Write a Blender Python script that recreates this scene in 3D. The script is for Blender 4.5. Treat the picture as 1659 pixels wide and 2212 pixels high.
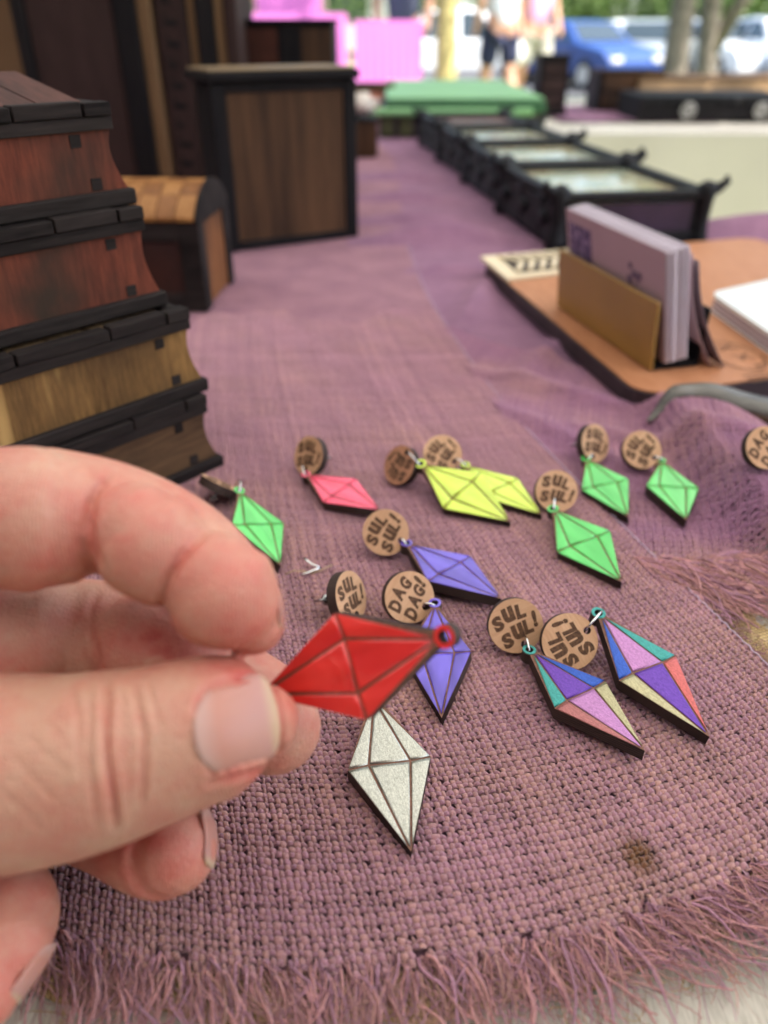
import bpy, math, random
import numpy as np
from mathutils import Vector, Matrix
from mathutils.bvhtree import BVHTree
random.seed(7); rng = np.random.default_rng(7)
S = bpy.context.scene; COL = S.collection
for o in list(bpy.data.objects): bpy.data.objects.remove(o)

# ------------------------------------------------------------------ camera, world, sun, exposure
PITCH = math.radians(32.2)
CAM = np.array([0., 0., .15]); FW = np.array([0, math.cos(PITCH), -math.sin(PITCH)])
UP = np.array([0, math.sin(PITCH), math.cos(PITCH)]); RT = np.array([1., 0, 0])
cd = bpy.data.cameras.new('camera'); cam = bpy.data.objects.new('camera', cd); COL.objects.link(cam)
cam.location = CAM; cam.rotation_euler = (math.radians(90-32.2), 0, 0)
cd.sensor_fit = 'HORIZONTAL'; cd.sensor_width = 36; cd.lens = 36
cd.clip_start = .005; cd.clip_end = 400
cd.dof.use_dof = True; cd.dof.focus_distance = .184; cd.dof.aperture_fstop = 36/2.9
S.camera = cam
SUN_EL, SUN_AZ = math.radians(58), math.radians(118)      # azimuth measured from +Y towards +X
w = bpy.data.worlds.new('World'); S.world = w; w.use_nodes = True
nt = w.node_tree; bg = nt.nodes['Background']; sk = nt.nodes.new('ShaderNodeTexSky')
sk.sky_type = 'NISHITA'; sk.sun_disc = False; sk.sun_elevation = SUN_EL; sk.sun_rotation = SUN_AZ
sk.dust_density = 3.0
nt.links.new(sk.outputs[0], bg.inputs[0]); bg.inputs[1].default_value = .14
sl = bpy.data.lights.new('sun', 'SUN'); sl.energy = 3.6; sl.angle = math.radians(.5); sl.color = (1, .95, .87)
so = bpy.data.objects.new('sun', sl); COL.objects.link(so)
sd = Vector((math.sin(SUN_AZ)*math.cos(SUN_EL), math.cos(SUN_AZ)*math.cos(SUN_EL), math.sin(SUN_EL)))
so.rotation_euler = sd.to_track_quat('Z', 'Y').to_euler(); so.location = (3, -2, 6)
S.view_settings.view_transform = 'Standard'; S.view_settings.look = 'None'
S.view_settings.gamma = 1; S.view_settings.use_curve_mapping = False
S.view_settings.exposure = 1.8
S.cycles.use_denoising = True; S.cycles.max_bounces = 7; S.cycles.diffuse_bounces = 4
S.cycles.glossy_bounces = 3; S.cycles.transmission_bounces = 4; S.cycles.caustics_reflective = False
S.cycles.caustics_refractive = False; S.cycles.sample_clamp_indirect = 6

# ------------------------------------------------------------------ helpers
def ray(x, y): return FW+(x-829.5)/1659*RT-(y-1106)/1659*UP
def pz(x, y, z=0.):                       # the place on the plane of height z
    d = ray(x, y); return CAM+d*(z-CAM[2])/d[2]
def pZ(x, y, Z): return CAM+Z*ray(x, y)
def pY(x, y, Y): d = ray(x, y); return CAM+d*Y/d[1]
def V(p): return Vector([float(a) for a in p])
def tag(o, label=None, cat=None, group=None, kind=None):
    if label: o['label'] = label
    if cat: o['category'] = cat
    if group: o['group'] = group
    if kind: o['kind'] = kind
    return o
def empty(name, loc, label, cat, group=None, rz=0.):
    o = bpy.data.objects.new(name, None); COL.objects.link(o); o.location = V(loc); o.rotation_euler.z = rz
    o.empty_display_size = .01
    return tag(o, label, cat, group)
def link(name, me, parent=None, mw=None):
    o = bpy.data.objects.new(name, me); COL.objects.link(o)
    if parent is not None: o.parent = parent
    if mw is not None: o.matrix_local = mw
    return o
def npmesh(name, v, f, mats=(), smooth=False, mi=None):
    v = np.asarray(v, dtype=np.float32)
    me = bpy.data.meshes.new(name)
    if isinstance(f, np.ndarray):
        me.vertices.add(len(v)); me.vertices.foreach_set('co', v.ravel())
        k = f.shape[1]; me.loops.add(f.size); me.polygons.add(len(f))
        me.loops.foreach_set('vertex_index', f.astype(np.int32).ravel())
        me.polygons.foreach_set('loop_start', np.arange(0, f.size, k, dtype=np.int32))
        me.update(calc_edges=True)
    else:
        me.from_pydata([tuple(map(float, p)) for p in v], [], [tuple(int(a) for a in q) for q in f]); me.update()
    for m in mats: me.materials.append(m)
    if mi is not None: me.polygons.foreach_set('material_index', np.asarray(mi, dtype=np.int32))
    if smooth: me.polygons.foreach_set('use_smooth', np.ones(len(me.polygons), dtype=bool))
    me.update(); return me
class MB:
    def __init__(s): s.v = []; s.f = []; s.sm = []
    def add(s, v, f, sm=False):
        n = len(s.v); s.v += [tuple(map(float, p)) for p in v]; s.f += [[a+n for a in q] for q in f]; s.sm += [sm]*len(f); return s
    def box(s, x0, x1, y0, y1, z0, z1, b=0.):
        if b <= 0:
            return s.add([(x0,y0,z0),(x1,y0,z0),(x1,y1,z0),(x0,y1,z0),(x0,y0,z1),(x1,y0,z1),(x1,y1,z1),(x0,y1,z1)],
              [(0,3,2,1),(4,5,6,7),(0,1,5,4),(1,2,6,5),(2,3,7,6),(3,0,4,7)])
        v = []                                           # bevelled: three quads per corner cut
        for cx, sx in ((x0,1),(x1,-1)):
            for cy, sy in ((y0,1),(y1,-1)):
                for cz, sz in ((z0,1),(z1,-1)):
                    v += [(cx, cy+sy*b, cz+sz*b), (cx+sx*b, cy, cz+sz*b), (cx+sx*b, cy+sy*b, cz)]
        import bmesh
        bm = bmesh.new(); [bm.verts.new(p) for p in v]; r = bmesh.ops.convex_hull(bm, input=bm.verts)
        bmesh.ops.dissolve_limit(bm, angle_limit=.01, verts=bm.verts, edges=bm.edges)
        bm.verts.index_update(); vv = [tuple(q.co) for q in bm.verts]; ff = [[q.index for q in g.verts] for g in bm.faces]; bm.free()
        return s.add(vv, ff)
    def tube(s, pts, rad, n=8, cap=True, flat=1., sm=True):
        P = np.array(pts, float); R = np.full(len(P), rad) if np.isscalar(rad) else np.array(rad, float)
        T = np.gradient(P, axis=0); T /= np.linalg.norm(T, axis=1)[:, None]+1e-12
        ref = np.array([0, 0, 1.]) if abs(T[0][2]) < .9 else np.array([1., 0, 0]); v = []
        a = np.cross(T[0], ref); a /= np.linalg.norm(a)
        for i in range(len(P)):
            a = a-T[i]*(a@T[i]); a /= np.linalg.norm(a); b = np.cross(T[i], a)
            for k in range(n):
                t = 2*math.pi*k/n; v.append(P[i]+R[i]*(math.cos(t)*a+flat*math.sin(t)*b))
        f = []
        for i in range(len(P)-1):
            for k in range(n): k2 = (k+1) % n; f.append((i*n+k, i*n+k2, (i+1)*n+k2, (i+1)*n+k))
        if cap: f += [tuple(range(n))[::-1], tuple((len(P)-1)*n+k for k in range(n))]
        return s.add(v, f, sm)
    def prism(s, poly, z0, z1):
        n = len(poly)
        return s.add([(x, y, z0) for x, y in poly]+[(x, y, z1) for x, y in poly],
            [tuple(range(n))[::-1], tuple(range(n, 2*n))]+[(i, (i+1) % n, n+(i+1) % n, n+i) for i in range(n)])
    def torus(s, c, R, r, ax, n=24, m=8):
        ax = V(ax).normalized(); q = ax.to_track_quat('Z', 'Y'); v = []; f = []
        for i in range(n):
            t = 2*math.pi*i/n
            for k in range(m):
                u = 2*math.pi*k/m
                v.append(V(c)+q @ Vector(((R+r*math.cos(u))*math.cos(t), (R+r*math.cos(u))*math.sin(t), r*math.sin(u))))
                f.append((i*m+k, ((i+1) % n)*m+k, ((i+1) % n)*m+(k+1) % m, i*m+(k+1) % m))
        return s.add(v, f, True)
    def ball(s, c, r, n=10, m=7):
        r = (r, r, r) if np.isscalar(r) else r; v = []; f = []
        for j in range(m+1):
            ph = math.pi*j/m
            for i in range(n):
                t = 2*math.pi*i/n; v.append((c[0]+r[0]*math.sin(ph)*math.cos(t), c[1]+r[1]*math.sin(ph)*math.sin(t), c[2]+r[2]*math.cos(ph)))
        for j in range(m):
            for i in range(n): f.append((j*n+i, (j+1)*n+i, (j+1)*n+(i+1) % n, j*n+(i+1) % n))
        return s.add(v, f, True)
    def mesh(s, name, mat=None):
        me = bpy.data.meshes.new(name); me.from_pydata(s.v, [], s.f)
        if mat: me.materials.append(mat)
        me.polygons.foreach_set('use_smooth', s.sm); me.update(); return me
    def obj(s, name, mat, parent=None, mw=None): return link(name, s.mesh(name, mat), parent, mw)

# ------------------------------------------------------------------ materials
def newmat(name):
    m = bpy.data.materials.new(name); m.use_nodes = True; t = m.node_tree
    return m, t, t.nodes['Principled BSDF']
def nd(t, k, **kw):
    n = t.nodes.new(k)
    for a, b in kw.items():
        if a.startswith('i_'): n.inputs[a[2:].replace('_', ' ')].default_value = b
        else: setattr(n, a, b)
    return n
def ramp(t, src, stops):
    r = t.nodes.new('ShaderNodeValToRGB'); e = r.color_ramp.elements
    while len(e) < len(stops): e.new(.5)
    for q, (p, c) in zip(e, stops): q.position = p; q.color = (*c, 1)
    t.links.new(src, r.inputs[0]); return r.outputs[0]
def mixc(t, f, a, b, mode='MIX'):
    n = t.nodes.new('ShaderNodeMix'); n.data_type = 'RGBA'; n.blend_type = mode
    for s, x in ((0, f), (6, a), (7, b)):
        if hasattr(x, 'is_linked') or isinstance(x, bpy.types.NodeSocket): t.links.new(x, n.inputs[s])
        else: n.inputs[s].default_value = x if s == 0 else (*x, 1)
    return n.outputs[2]
def bump(t, b, h, strength=.3, dist=.0003):
    n = nd(t, 'ShaderNodeBump'); n.inputs['Strength'].default_value = strength; n.inputs['Distance'].default_value = dist
    t.links.new(h, n.inputs['Height']); t.links.new(n.outputs[0], b.inputs['Normal']); return n
def plain(name, c, rough=.6, metal=0., noise=.15, scale=40., coat=0., bs=.2, bd=.0004, spec=.5):
    m, t, b = newmat(name); tc = nd(t, 'ShaderNodeTexCoord'); n = nd(t, 'ShaderNodeTexNoise', i_Scale=scale, i_Detail=4.)
    t.links.new(tc.outputs['Object'], n.inputs['Vector'])
    c2 = tuple(max(0, x*(1-noise)) for x in c); c3 = tuple(min(1, x*(1+noise)) for x in c)
    t.links.new(ramp(t, n.outputs[0], [(.3, c2), (.7, c3)]), b.inputs['Base Color'])
    b.inputs['Roughness'].default_value = rough; b.inputs['Metallic'].default_value = metal
    b.inputs['Coat Weight'].default_value = coat; b.inputs['Coat Roughness'].default_value = .04
    b.inputs['Specular IOR Level'].default_value = spec
    if bs: bump(t, b, n.outputs[0], bs, bd)
    return m
def wood(name, c1, c2, scale=60., axis=2, rough=.55, stain=None, stretch=.08, spec=.2, streak=None):
    """grain runs along the given object axis"""
    m, t, b = newmat(name); tc = nd(t, 'ShaderNodeTexCoord'); mp = nd(t, 'ShaderNodeMapping'); oi = nd(t, 'ShaderNodeObjectInfo')
    sc = [1, 1, 1]; sc[axis] = stretch; mp.inputs['Scale'].default_value = sc
    ad = nd(t, 'ShaderNodeVectorMath', operation='ADD'); t.links.new(tc.outputs['Object'], ad.inputs[0]); t.links.new(oi.outputs['Random'], ad.inputs[1])
    t.links.new(ad.outputs[0], mp.inputs[0])
    n = nd(t, 'ShaderNodeTexNoise', i_Scale=scale*8, i_Detail=8., i_Roughness=.7); t.links.new(mp.outputs[0], n.inputs['Vector'])
    n2 = nd(t, 'ShaderNodeTexNoise', i_Scale=scale*.7, i_Detail=3.); t.links.new(mp.outputs[0], n2.inputs['Vector'])
    c = mixc(t, .45, ramp(t, n.outputs[0], [(.38, c1), (.66, c2)]), ramp(t, n2.outputs[0], [(.35, c1), (.65, c2)]))
    if stain is not None:
        n3 = nd(t, 'ShaderNodeTexNoise', i_Scale=scale*.45, i_Detail=4.); t.links.new(ad.outputs[0], n3.inputs['Vector'])
        c = mixc(t, ramp(t, n3.outputs[0], [(.45, (0, 0, 0)), (.68, (1, 1, 1))]), c, stain)
    if streak is not None:
        n4 = nd(t, 'ShaderNodeTexNoise', i_Scale=scale*1.1, i_Detail=2.); t.links.new(mp.outputs[0], n4.inputs['Vector'])
        c = mixc(t, ramp(t, n4.outputs[0], [(.62, (0, 0, 0)), (.72, (1, 1, 1))]), c, streak)
    t.links.new(c, b.inputs['Base Color']); b.inputs['Roughness'].default_value = rough; b.inputs['Specular IOR Level'].default_value = spec
    bump(t, b, n.outputs[0], .35, .0006); return m
def gloss(name, c, c2=None):                    # brushed glossy lacquer, slightly pooled
    m, t, b = newmat(name); tc = nd(t, 'ShaderNodeTexCoord'); n = nd(t, 'ShaderNodeTexNoise', i_Scale=95., i_Detail=1.)
    mp = nd(t, 'ShaderNodeMapping'); mp.inputs['Scale'].default_value = (1.6, .45, 1)
    oi = nd(t, 'ShaderNodeObjectInfo'); ad = nd(t, 'ShaderNodeVectorMath', operation='ADD')
    t.links.new(tc.outputs['Object'], ad.inputs[0]); t.links.new(oi.outputs['Random'], ad.inputs[1]); t.links.new(ad.outputs[0], mp.inputs[0])
    t.links.new(mp.outputs[0], n.inputs['Vector'])
    c2 = c2 or tuple(x*.72 for x in c)
    t.links.new(ramp(t, n.outputs[0], [(.35, c2), (.62, c)]), b.inputs['Base Color'])
    b.inputs['Roughness'].default_value = .4; b.inputs['Coat Weight'].default_value = .9; b.inputs['Coat Roughness'].default_value = .05
    bump(t, b, n.outputs[0], .8, .0022); return m
def marker(name, c, metal=.55):                 # metallic marker ink with fine strokes
    m, t, b = newmat(name); tc = nd(t, 'ShaderNodeTexCoord'); mp = nd(t, 'ShaderNodeMapping'); mp.inputs['Rotation'].default_value = (0, 0, .5)
    mp.inputs['Scale'].default_value = (1, .34, 1); t.links.new(tc.outputs['Object'], mp.inputs[0])
    n = nd(t, 'ShaderNodeTexNoise', i_Scale=3800., i_Detail=3.); t.links.new(mp.outputs[0], n.inputs['Vector'])
    n2 = nd(t, 'ShaderNodeTexNoise', i_Scale=4200., i_Detail=2.); t.links.new(tc.outputs['Object'], n2.inputs['Vector'])
    mx = nd(t, 'ShaderNodeMath', operation='MULTIPLY'); t.links.new(n.outputs[0], mx.inputs[0]); t.links.new(n2.outputs[0], mx.inputs[1])
    t.links.new(ramp(t, mx.outputs[0], [(.14, tuple(x*.66 for x in c)), (.36, tuple(min(1, x*1.12+.01) for x in c))]), b.inputs['Base Color'])
    b.inputs['Metallic'].default_value = metal; b.inputs['Roughness'].default_value = .42
    bump(t, b, mx.outputs[0], .5, .00012); return m
M = {}
M['metal'] = plain('steel', (.72, .72, .70), .18, 1., .05, 900, bs=0)
M['dmetal'] = plain('dark_steel', (.38, .38, .37), .25, 1., .2, 900, bs=0)
M['disc'] = wood('maple', (.50, .275, .145), (.66, .41, .245), 150, 0, .6, stretch=.1)
M['disc_red'] = wood('cherry', (.36, .16, .085), (.52, .26, .15), 150, 0, .6, stretch=.1)
M['burnt'] = plain('burnt_wood', (.045, .022, .014), .75, noise=.5, scale=1500, bs=.4, bd=.0001)
M['letter'] = plain('burnt_letter', (.10, .046, .020), .8, noise=.55, scale=1200, bs=.5, bd=.0002)
M['groove'] = plain('burnt_groove', (.17, .075, .045), .7, noise=.35, scale=900, bs=.3, bd=.0001)
m, t, b = newmat('plywood_edge'); tc = nd(t, 'ShaderNodeTexCoord'); sp = nd(t, 'ShaderNodeSeparateXYZ'); t.links.new(tc.outputs['Object'], sp.inputs[0])
wv = nd(t, 'ShaderNodeMath', operation='MULTIPLY'); wv.inputs[1].default_value = 9500.; t.links.new(sp.outputs[2], wv.inputs[0])
sn = nd(t, 'ShaderNodeMath', operation='SINE'); t.links.new(wv.outputs[0], sn.inputs[0])
t.links.new(ramp(t, sn.outputs[0], [(.1, (.016, .008, .006)), (.75, (.075, .036, .024))]), b.inputs['Base Color']); b.inputs['Roughness'].default_value = .7
bump(t, b, sn.outputs[0], .4, .0002); M['ply'] = m

# ------------------------------------------------------------------ cloth (threads are real geometry near the lens)
PITCHT = .00136
_ep = np.polyfit([.05, .1406, .22, .3577, .697, 1.25, 1.9], [.1225, .0993, .080, .0486, .0164, -.002, -.015], 5)
def edgeX(v):
    vv = np.clip(v, .05, 1.9); return np.polyval(_ep, vv)+(v-vv)*(-.25)
def smile(X):
    q = np.clip(X+.015, -.07, .13); return 2.4*q*q
FOLD_A, FOLD_B = pz(1400, 905), pz(1659, 1225)
_fd = (FOLD_B-FOLD_A)[:2]; _fd = _fd/np.linalg.norm(_fd); _fn = np.array([-_fd[1], _fd[0]])
if _fn[0] < 0: _fn = -_fn
def sstep(a, b, x):
    q = np.clip((x-a)/(b-a), 0, 1); return q*q*(3-2*q)
def cloth_z(X, Y):                      # the looser purple cloth with its folds
    X = np.asarray(X, float); Y = np.asarray(Y, float)
    s = (X-FOLD_A[0])*_fn[0]+(Y-FOLD_A[1])*_fn[1]; a = (X-FOLD_A[0])*_fd[0]+(Y-FOLD_A[1])*_fd[1]
    z = .015*sstep(-.006, .007, s)*(1-sstep(.02, .06, s))*sstep(-.05, .03, a)
    z = z-.0012*np.exp(-((s+.012)/.006)**2)*sstep(-.03, .03, a)
    def bump_(cx, cy, rx, ry, h, rot=0.):
        c, q = math.cos(rot), math.sin(rot); dx, dy = X-cx, Y-cy
        return h*np.exp(-((c*dx+q*dy)/rx)**2-((-q*dx+c*dy)/ry)**2)
    z = z+bump_(.045, .66, .055, .016, .017, .1)+bump_(.03, .735, .05, .016, .010)+bump_(.33, .675, .09, .03, .020)
    z = z+bump_(.062, .50, .010, .06, .0065, -.3)+bump_(.09, .40, .008, .05, .006, -.5)+bump_(.02, .84, .05, .014, .010)+bump_(.02, .97, .06, .018, .010)+bump_(.045, .57, .03, .012, .006, .3)
    z = z+bump_(.085, .345, .05, .007, .005, -.6)+bump_(.115, .29, .04, .006, .0045, -.5)+bump_(.075, .30, .03, .006, .0035, -.9)
    return z
def runner_z(X, Y):
    X = np.asarray(X, float); Y = np.asarray(Y, float)
    return .0006*np.sin(X*38+Y*11)*np.sin(Y*23-X*9)+.0009*np.sin(X*14+1)*sstep(.25, .6, Y)
def in_view(P, margin=60, maxd=.47):
    v = P-CAM; Z = v@FW; x = 829.5+1659*(v@RT)/Z; y = 1106-1659*(v@UP)/Z
    return (Z > .02) & (x > -margin) & (x < 1659+margin) & (y < 2212+margin) & (Z < maxd)
def weave(name, fmap, irange, jrange, vis, mat, parent, colfn, amp=.00048, wid=.00059, thick=.00041, sub=3, pitch=PITCHT, ring=(-15, 40, 90, 140, 195)):
    """plain weave: fmap(u, v) -> X, Y, Z of the cloth; threads at whole numbers of u (warp) and v (weft)"""
    ang = np.radians(ring); na = len(ang)
    for which in (0, 1):
        main = irange if which == 0 else jrange; along = jrange if which == 0 else irange
        I = np.arange(main[0], main[1]); J = np.arange(along[0]*sub, along[1]*sub+1)/sub
        ii, jj = np.meshgrid(I, J, indexing='ij')
        seed = np.random.default_rng(11+which)
        wt = (1+.21*seed.standard_normal(len(I)))[:, None]
        slub = 1+.28*np.sin(jj*.37+ii*2.1)*np.sin(jj*.13+ii*5.3)+.10*np.sin(jj*1.9+ii*7.7)
        off = .19*np.sin(jj*.31+ii*3.7)+.07*np.sin(jj*.9+ii*1.3)+.03*seed.standard_normal(ii.shape)
        cu, cv = (ii+off, jj) if which == 0 else (jj, ii+off)
        X, Y, Z = fmap(cu, cv)
        e = .02
        X1, Y1, Z1 = fmap(cu+(e if which == 0 else 0), cv+(0 if which == 0 else e))
        A = np.stack([X1-X, Y1-Y, Z1-Z], -1); A /= np.linalg.norm(A, axis=-1, keepdims=True)+1e-12
        ph = np.cos(np.pi*(jj+ii)) * (1 if which == 0 else -1)
        z = amp*np.sign(ph)*np.abs(ph)**.75
        wscale = wid*wt*slub*(1+.10*np.sign(ph)*np.abs(ph))*(pitch/PITCHT)
        C0 = np.stack([X, Y, Z+z], -1)
        ok = vis(C0, cu, cv)
        V_ = C0[:, :, None, :]+A[:, :, None, :]*(wscale[:, :, None]*np.cos(ang))[..., None]
        V_[..., 2] += thick*(pitch/PITCHT)*np.sin(ang)
        cols = colfn(X, Y, which, ii, jj)
        idx = np.arange(ii.size*na).reshape(*ii.shape, na)
        seg = ok[:, :-1] & ok[:, 1:]
        a, b = idx[:, :-1][seg], idx[:, 1:][seg]
        F = np.stack([a[:, :-1], a[:, 1:], b[:, 1:], b[:, :-1]], -1).reshape(-1, 4)
        used, inv = np.unique(F, return_inverse=True); F = inv.reshape(F.shape)
        me = npmesh('threads', V_.reshape(-1, 3)[used], F, [mat], True)
        ca = me.color_attributes.new('col', 'FLOAT_COLOR', 'POINT')
        cc = np.ones((len(used), 4), np.float32)
        cc[:, :3] = np.repeat(cols.reshape(-1, 3), na, 0)[used]; ca.data.foreach_set('color', cc.ravel())
        at = me.attributes.new('along', 'FLOAT_VECTOR', 'POINT')
        av = np.zeros((ii.size, na, 3), np.float32); av[..., 0] = (jj.reshape(-1, 1)*.9); av[..., 1] = ang*1.6+ii.reshape(-1, 1)*3.7; av[..., 2] = which*50
        at.data.foreach_set('vector', av.reshape(-1, 3)[used].ravel())
        tag(link(name[which], me, parent), kind='stuff')
def lownoise(X, Y, k=1.):
    return (np.sin(X*55*k+1.3)*np.sin(Y*47*k+.4)+.6*np.sin(X*131*k+Y*87*k)+.5*np.sin(X*33*k-Y*171*k+2))/2.1
PUR = np.array([.43, .22, .275]); TAN = np.array([.52, .295, .235]); PUR2 = np.array([.37, .17, .29])
HOLE = pz(1378, 1858)
def col_runner(X, Y, which, ii, jj):
    h = np.random.default_rng(3+which).random(ii.shape[0])[:, None]
    h2 = np.random.default_rng(9+which).random(ii.shape)
    k = np.clip((.62 if which == 0 else .12)-.45*sstep(.17, .40, Y)+.35*lownoise(X, Y)+.3*(h-.5)+.25*(h2-.5), 0, 1)[..., None]
    c = PUR*(1-k)+TAN*k
    c = c*(.86+.28*h[..., None])*(1+.10*lownoise(X, Y, 2.3))[..., None]
    d = np.hypot(X-HOLE[0]+.0006*np.sin(Y*2000), (Y-HOLE[1])*.8)
    g = np.exp(-(d/.0036)**4)[..., None]
    return c*(1-g)+np.array([.20, .085, .03])*g
def col_right(X, Y, which, ii, jj):
    h = np.random.default_rng(5+which).random(ii.shape[0])[:, None]
    k = np.clip((.35 if which == 0 else .05)+.3*lownoise(X, Y)+.9*np.clip(.225-Y, 0, 1)/.025*.6+.2*(h-.5), 0, 1)[..., None]
    return (PUR2*(1-k)+TAN*k)*(.88+.24*h[..., None])
def thread_mat(name):
    m, t, b = newmat(name); at = nd(t, 'ShaderNodeAttribute', attribute_name='col'); av = nd(t, 'ShaderNodeAttribute', attribute_name='along')
    n = nd(t, 'ShaderNodeTexNoise', i_Scale=3.2, i_Detail=3., i_Roughness=.7); mp = nd(t, 'ShaderNodeMapping'); mp.inputs['Scale'].default_value = (.5, 2.2, 1)
    t.links.new(av.outputs['Vector'], mp.inputs[0]); t.links.new(mp.outputs[0], n.inputs['Vector'])
    c = mixc(t, .9, at.outputs['Color'], ramp(t, n.outputs[0], [(.28, (.42, .36, .40)), (.72, (1.25, 1.22, 1.2))]), 'MULTIPLY')
    t.links.new(c, b.inputs['Base Color']); b.inputs['Roughness'].default_value = .85; b.inputs['Specular IOR Level'].default_value = .15
    b.inputs['Sheen Weight'].default_value = .25; b.inputs['Sheen Roughness'].default_value = .5
    bump(t, b, n.outputs[0], .8, .00025); return m
M['thread'] = thread_mat('jute_thread')
def sheet_mat(name, base, alt, wamp=.35):
    """far cloth: the same weave from the thread coordinates stored in the UV map"""
    m, t, b = newmat(name); uv = nd(t, 'ShaderNodeUVMap'); sp = nd(t, 'ShaderNodeSeparateXYZ'); t.links.new(uv.outputs[0], sp.inputs[0])
    def sn(o, add=0.):
        a = nd(t, 'ShaderNodeMath', operation='MULTIPLY'); a.inputs[1].default_value = math.pi; t.links.new(o, a.inputs[0])
        s_ = nd(t, 'ShaderNodeMath', operation='SINE'); t.links.new(a.outputs[0], s_.inputs[0]); return s_.outputs[0]
    pr = nd(t, 'ShaderNodeMath', operation='MULTIPLY'); t.links.new(sn(sp.outputs[0]), pr.inputs[0]); t.links.new(sn(sp.outputs[1]), pr.inputs[1])
    ab = nd(t, 'ShaderNodeMath', operation='ABSOLUTE'); t.links.new(pr.outputs[0], ab.inputs[0])
    n = nd(t, 'ShaderNodeTexNoise', i_Scale=.05, i_Detail=5., i_Roughness=.6); t.links.new(uv.outputs[0], n.inputs['Vector'])
    n2 = nd(t, 'ShaderNodeTexNoise', i_Scale=.9, i_Detail=2.); t.links.new(uv.outputs[0], n2.inputs['Vector'])
    c = ramp(t, n.outputs[0], [(.35, base), (.68, alt)])
    c = mixc(t, wamp, c, ramp(t, ab.outputs[0], [(.0, (.35, .3, .33)), (.5, (1.15, 1.15, 1.15))]), 'MULTIPLY')
    c = mixc(t, .5, c, ramp(t, n2.outputs[0], [(.3, (.75, .75, .75)), (.7, (1.2, 1.2, 1.2))]), 'MULTIPLY')
    t.links.new(c, b.inputs['Base Color']); b.inputs['Roughness'].default_value = .9; b.inputs['Specular IOR Level'].default_value = .1
    b.inputs['Sheen Weight'].default_value = .08
    bump(t, b, ab.outputs[0], .7, .0005); return m
def sheet(name, xs, ys, zf, mat, parent, fmap=None, pitch=PITCHT):
    u, v = np.meshgrid(xs, ys, indexing='ij')
    X, Y, Z = fmap(u, v) if fmap else (u, v, zf(u, v))
    n, k = u.shape; idx = np.arange(n*k).reshape(n, k)
    F = np.stack([idx[:-1, :-1], idx[1:, :-1], idx[1:, 1:], idx[:-1, 1:]], -1).reshape(-1, 4)
    me = npmesh(name, np.stack([X, Y, Z], -1).reshape(-1, 3), F, [mat], True)
    uvl = me.uv_layers.new(name='UVMap'); li = F.ravel(); s = 1 if fmap else 1/pitch
    uvl.data.foreach_set('uv', np.stack([(u*s).ravel()[li], (v*s).ravel()[li]], -1).astype(np.float32).ravel())
    return link(name, me, parent)
# the table under it all
TB = empty('market_table', (0, .7, -.75), 'long market table covered in cream linen under the purple cloths', 'table')
m, t, b = newmat('cream_linen'); tc = nd(t, 'ShaderNodeTexCoord'); mp = nd(t, 'ShaderNodeMapping'); mp.inputs['Rotation'].default_value = (0, 0, .6)
t.links.new(tc.outputs['Object'], mp.inputs[0]); mp.inputs['Scale'].default_value = (1, .12, 1)
n = nd(t, 'ShaderNodeTexNoise', i_Scale=2400., i_Detail=2.); t.links.new(mp.outputs[0], n.inputs['Vector'])
n2 = nd(t, 'ShaderNodeTexNoise', i_Scale=9., i_Detail=4.); t.links.new(tc.outputs['Object'], n2.inputs['Vector'])
c = mixc(t, .6, ramp(t, n2.outputs[0], [(.3, (.50, .46, .38)), (.7, (.62, .59, .50))]), ramp(t, n.outputs[0], [(.35, (.6, .58, .55)), (.65, (1.1, 1.1, 1.1))]), 'MULTIPLY')
t.links.new(c, b.inputs['Base Color']); b.inputs['Roughness'].default_value = .9; bump(t, b, n.outputs[0], .5, .0002); M['linen'] = m
mb = MB(); mb.box(-1.1, .62, -.28, .73, .735, .7465); mb.box(-1.1, .215, .7305, 2.1, .735, .7463)
mb.obj('tablecloth_top', M['linen'], TB, Matrix.Translation((0, -.7, 0)))
mb = MB()
for i in range(90):                       # gathered drop along the near table's edges
    pass
def drape(x0, y0, x1, y1, ztop, zbot, amp=.012, n=120):
    P = []; d = np.array([x1-x0, y1-y0]); L = np.linalg.norm(d); d = d/L; nn = np.array([d[1], -d[0]]); k = 9
    for i in range(n+1):
        s = L*i/n
        for j in range(k):
            h = j/(k-1); a = amp*h*(math.sin(s*31)+.6*math.sin(s*53+2)+.4*math.sin(s*17+1))+.004*math.sin(j*.8)
            q = np.array([x0, y0])+d*s+nn*(a+.002); P.append((q[0], q[1], ztop+(zbot-ztop)*h))
    return P, [(i*k+j, (i+1)*k+j, (i+1)*k+j+1, i*k+j+1) for i in range(n) for j in range(k-1)]
for a in ((-1.1, -.281, .62, -.281), (.621, -.28, .621, .73), (.62, .731, .216, .731), (.216, .732, .216, 2.1)):
    mb.add(*drape(a[0], a[1]-.7, a[2], a[3]-.7, .745, .05), True)
mb.obj('tablecloth_drop', M['linen'], TB)
mb = MB()
for x, y in ((-1.0, -.9), (.5, -.9), (-1.0, 1.3), (.1, 1.3)):
    MB().box(x-.02, x+.02, y-.02, y+.02, 0, .735).obj('leg', plain('leg_steel', (.3, .3, .3), .4, .8), TB)
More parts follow.
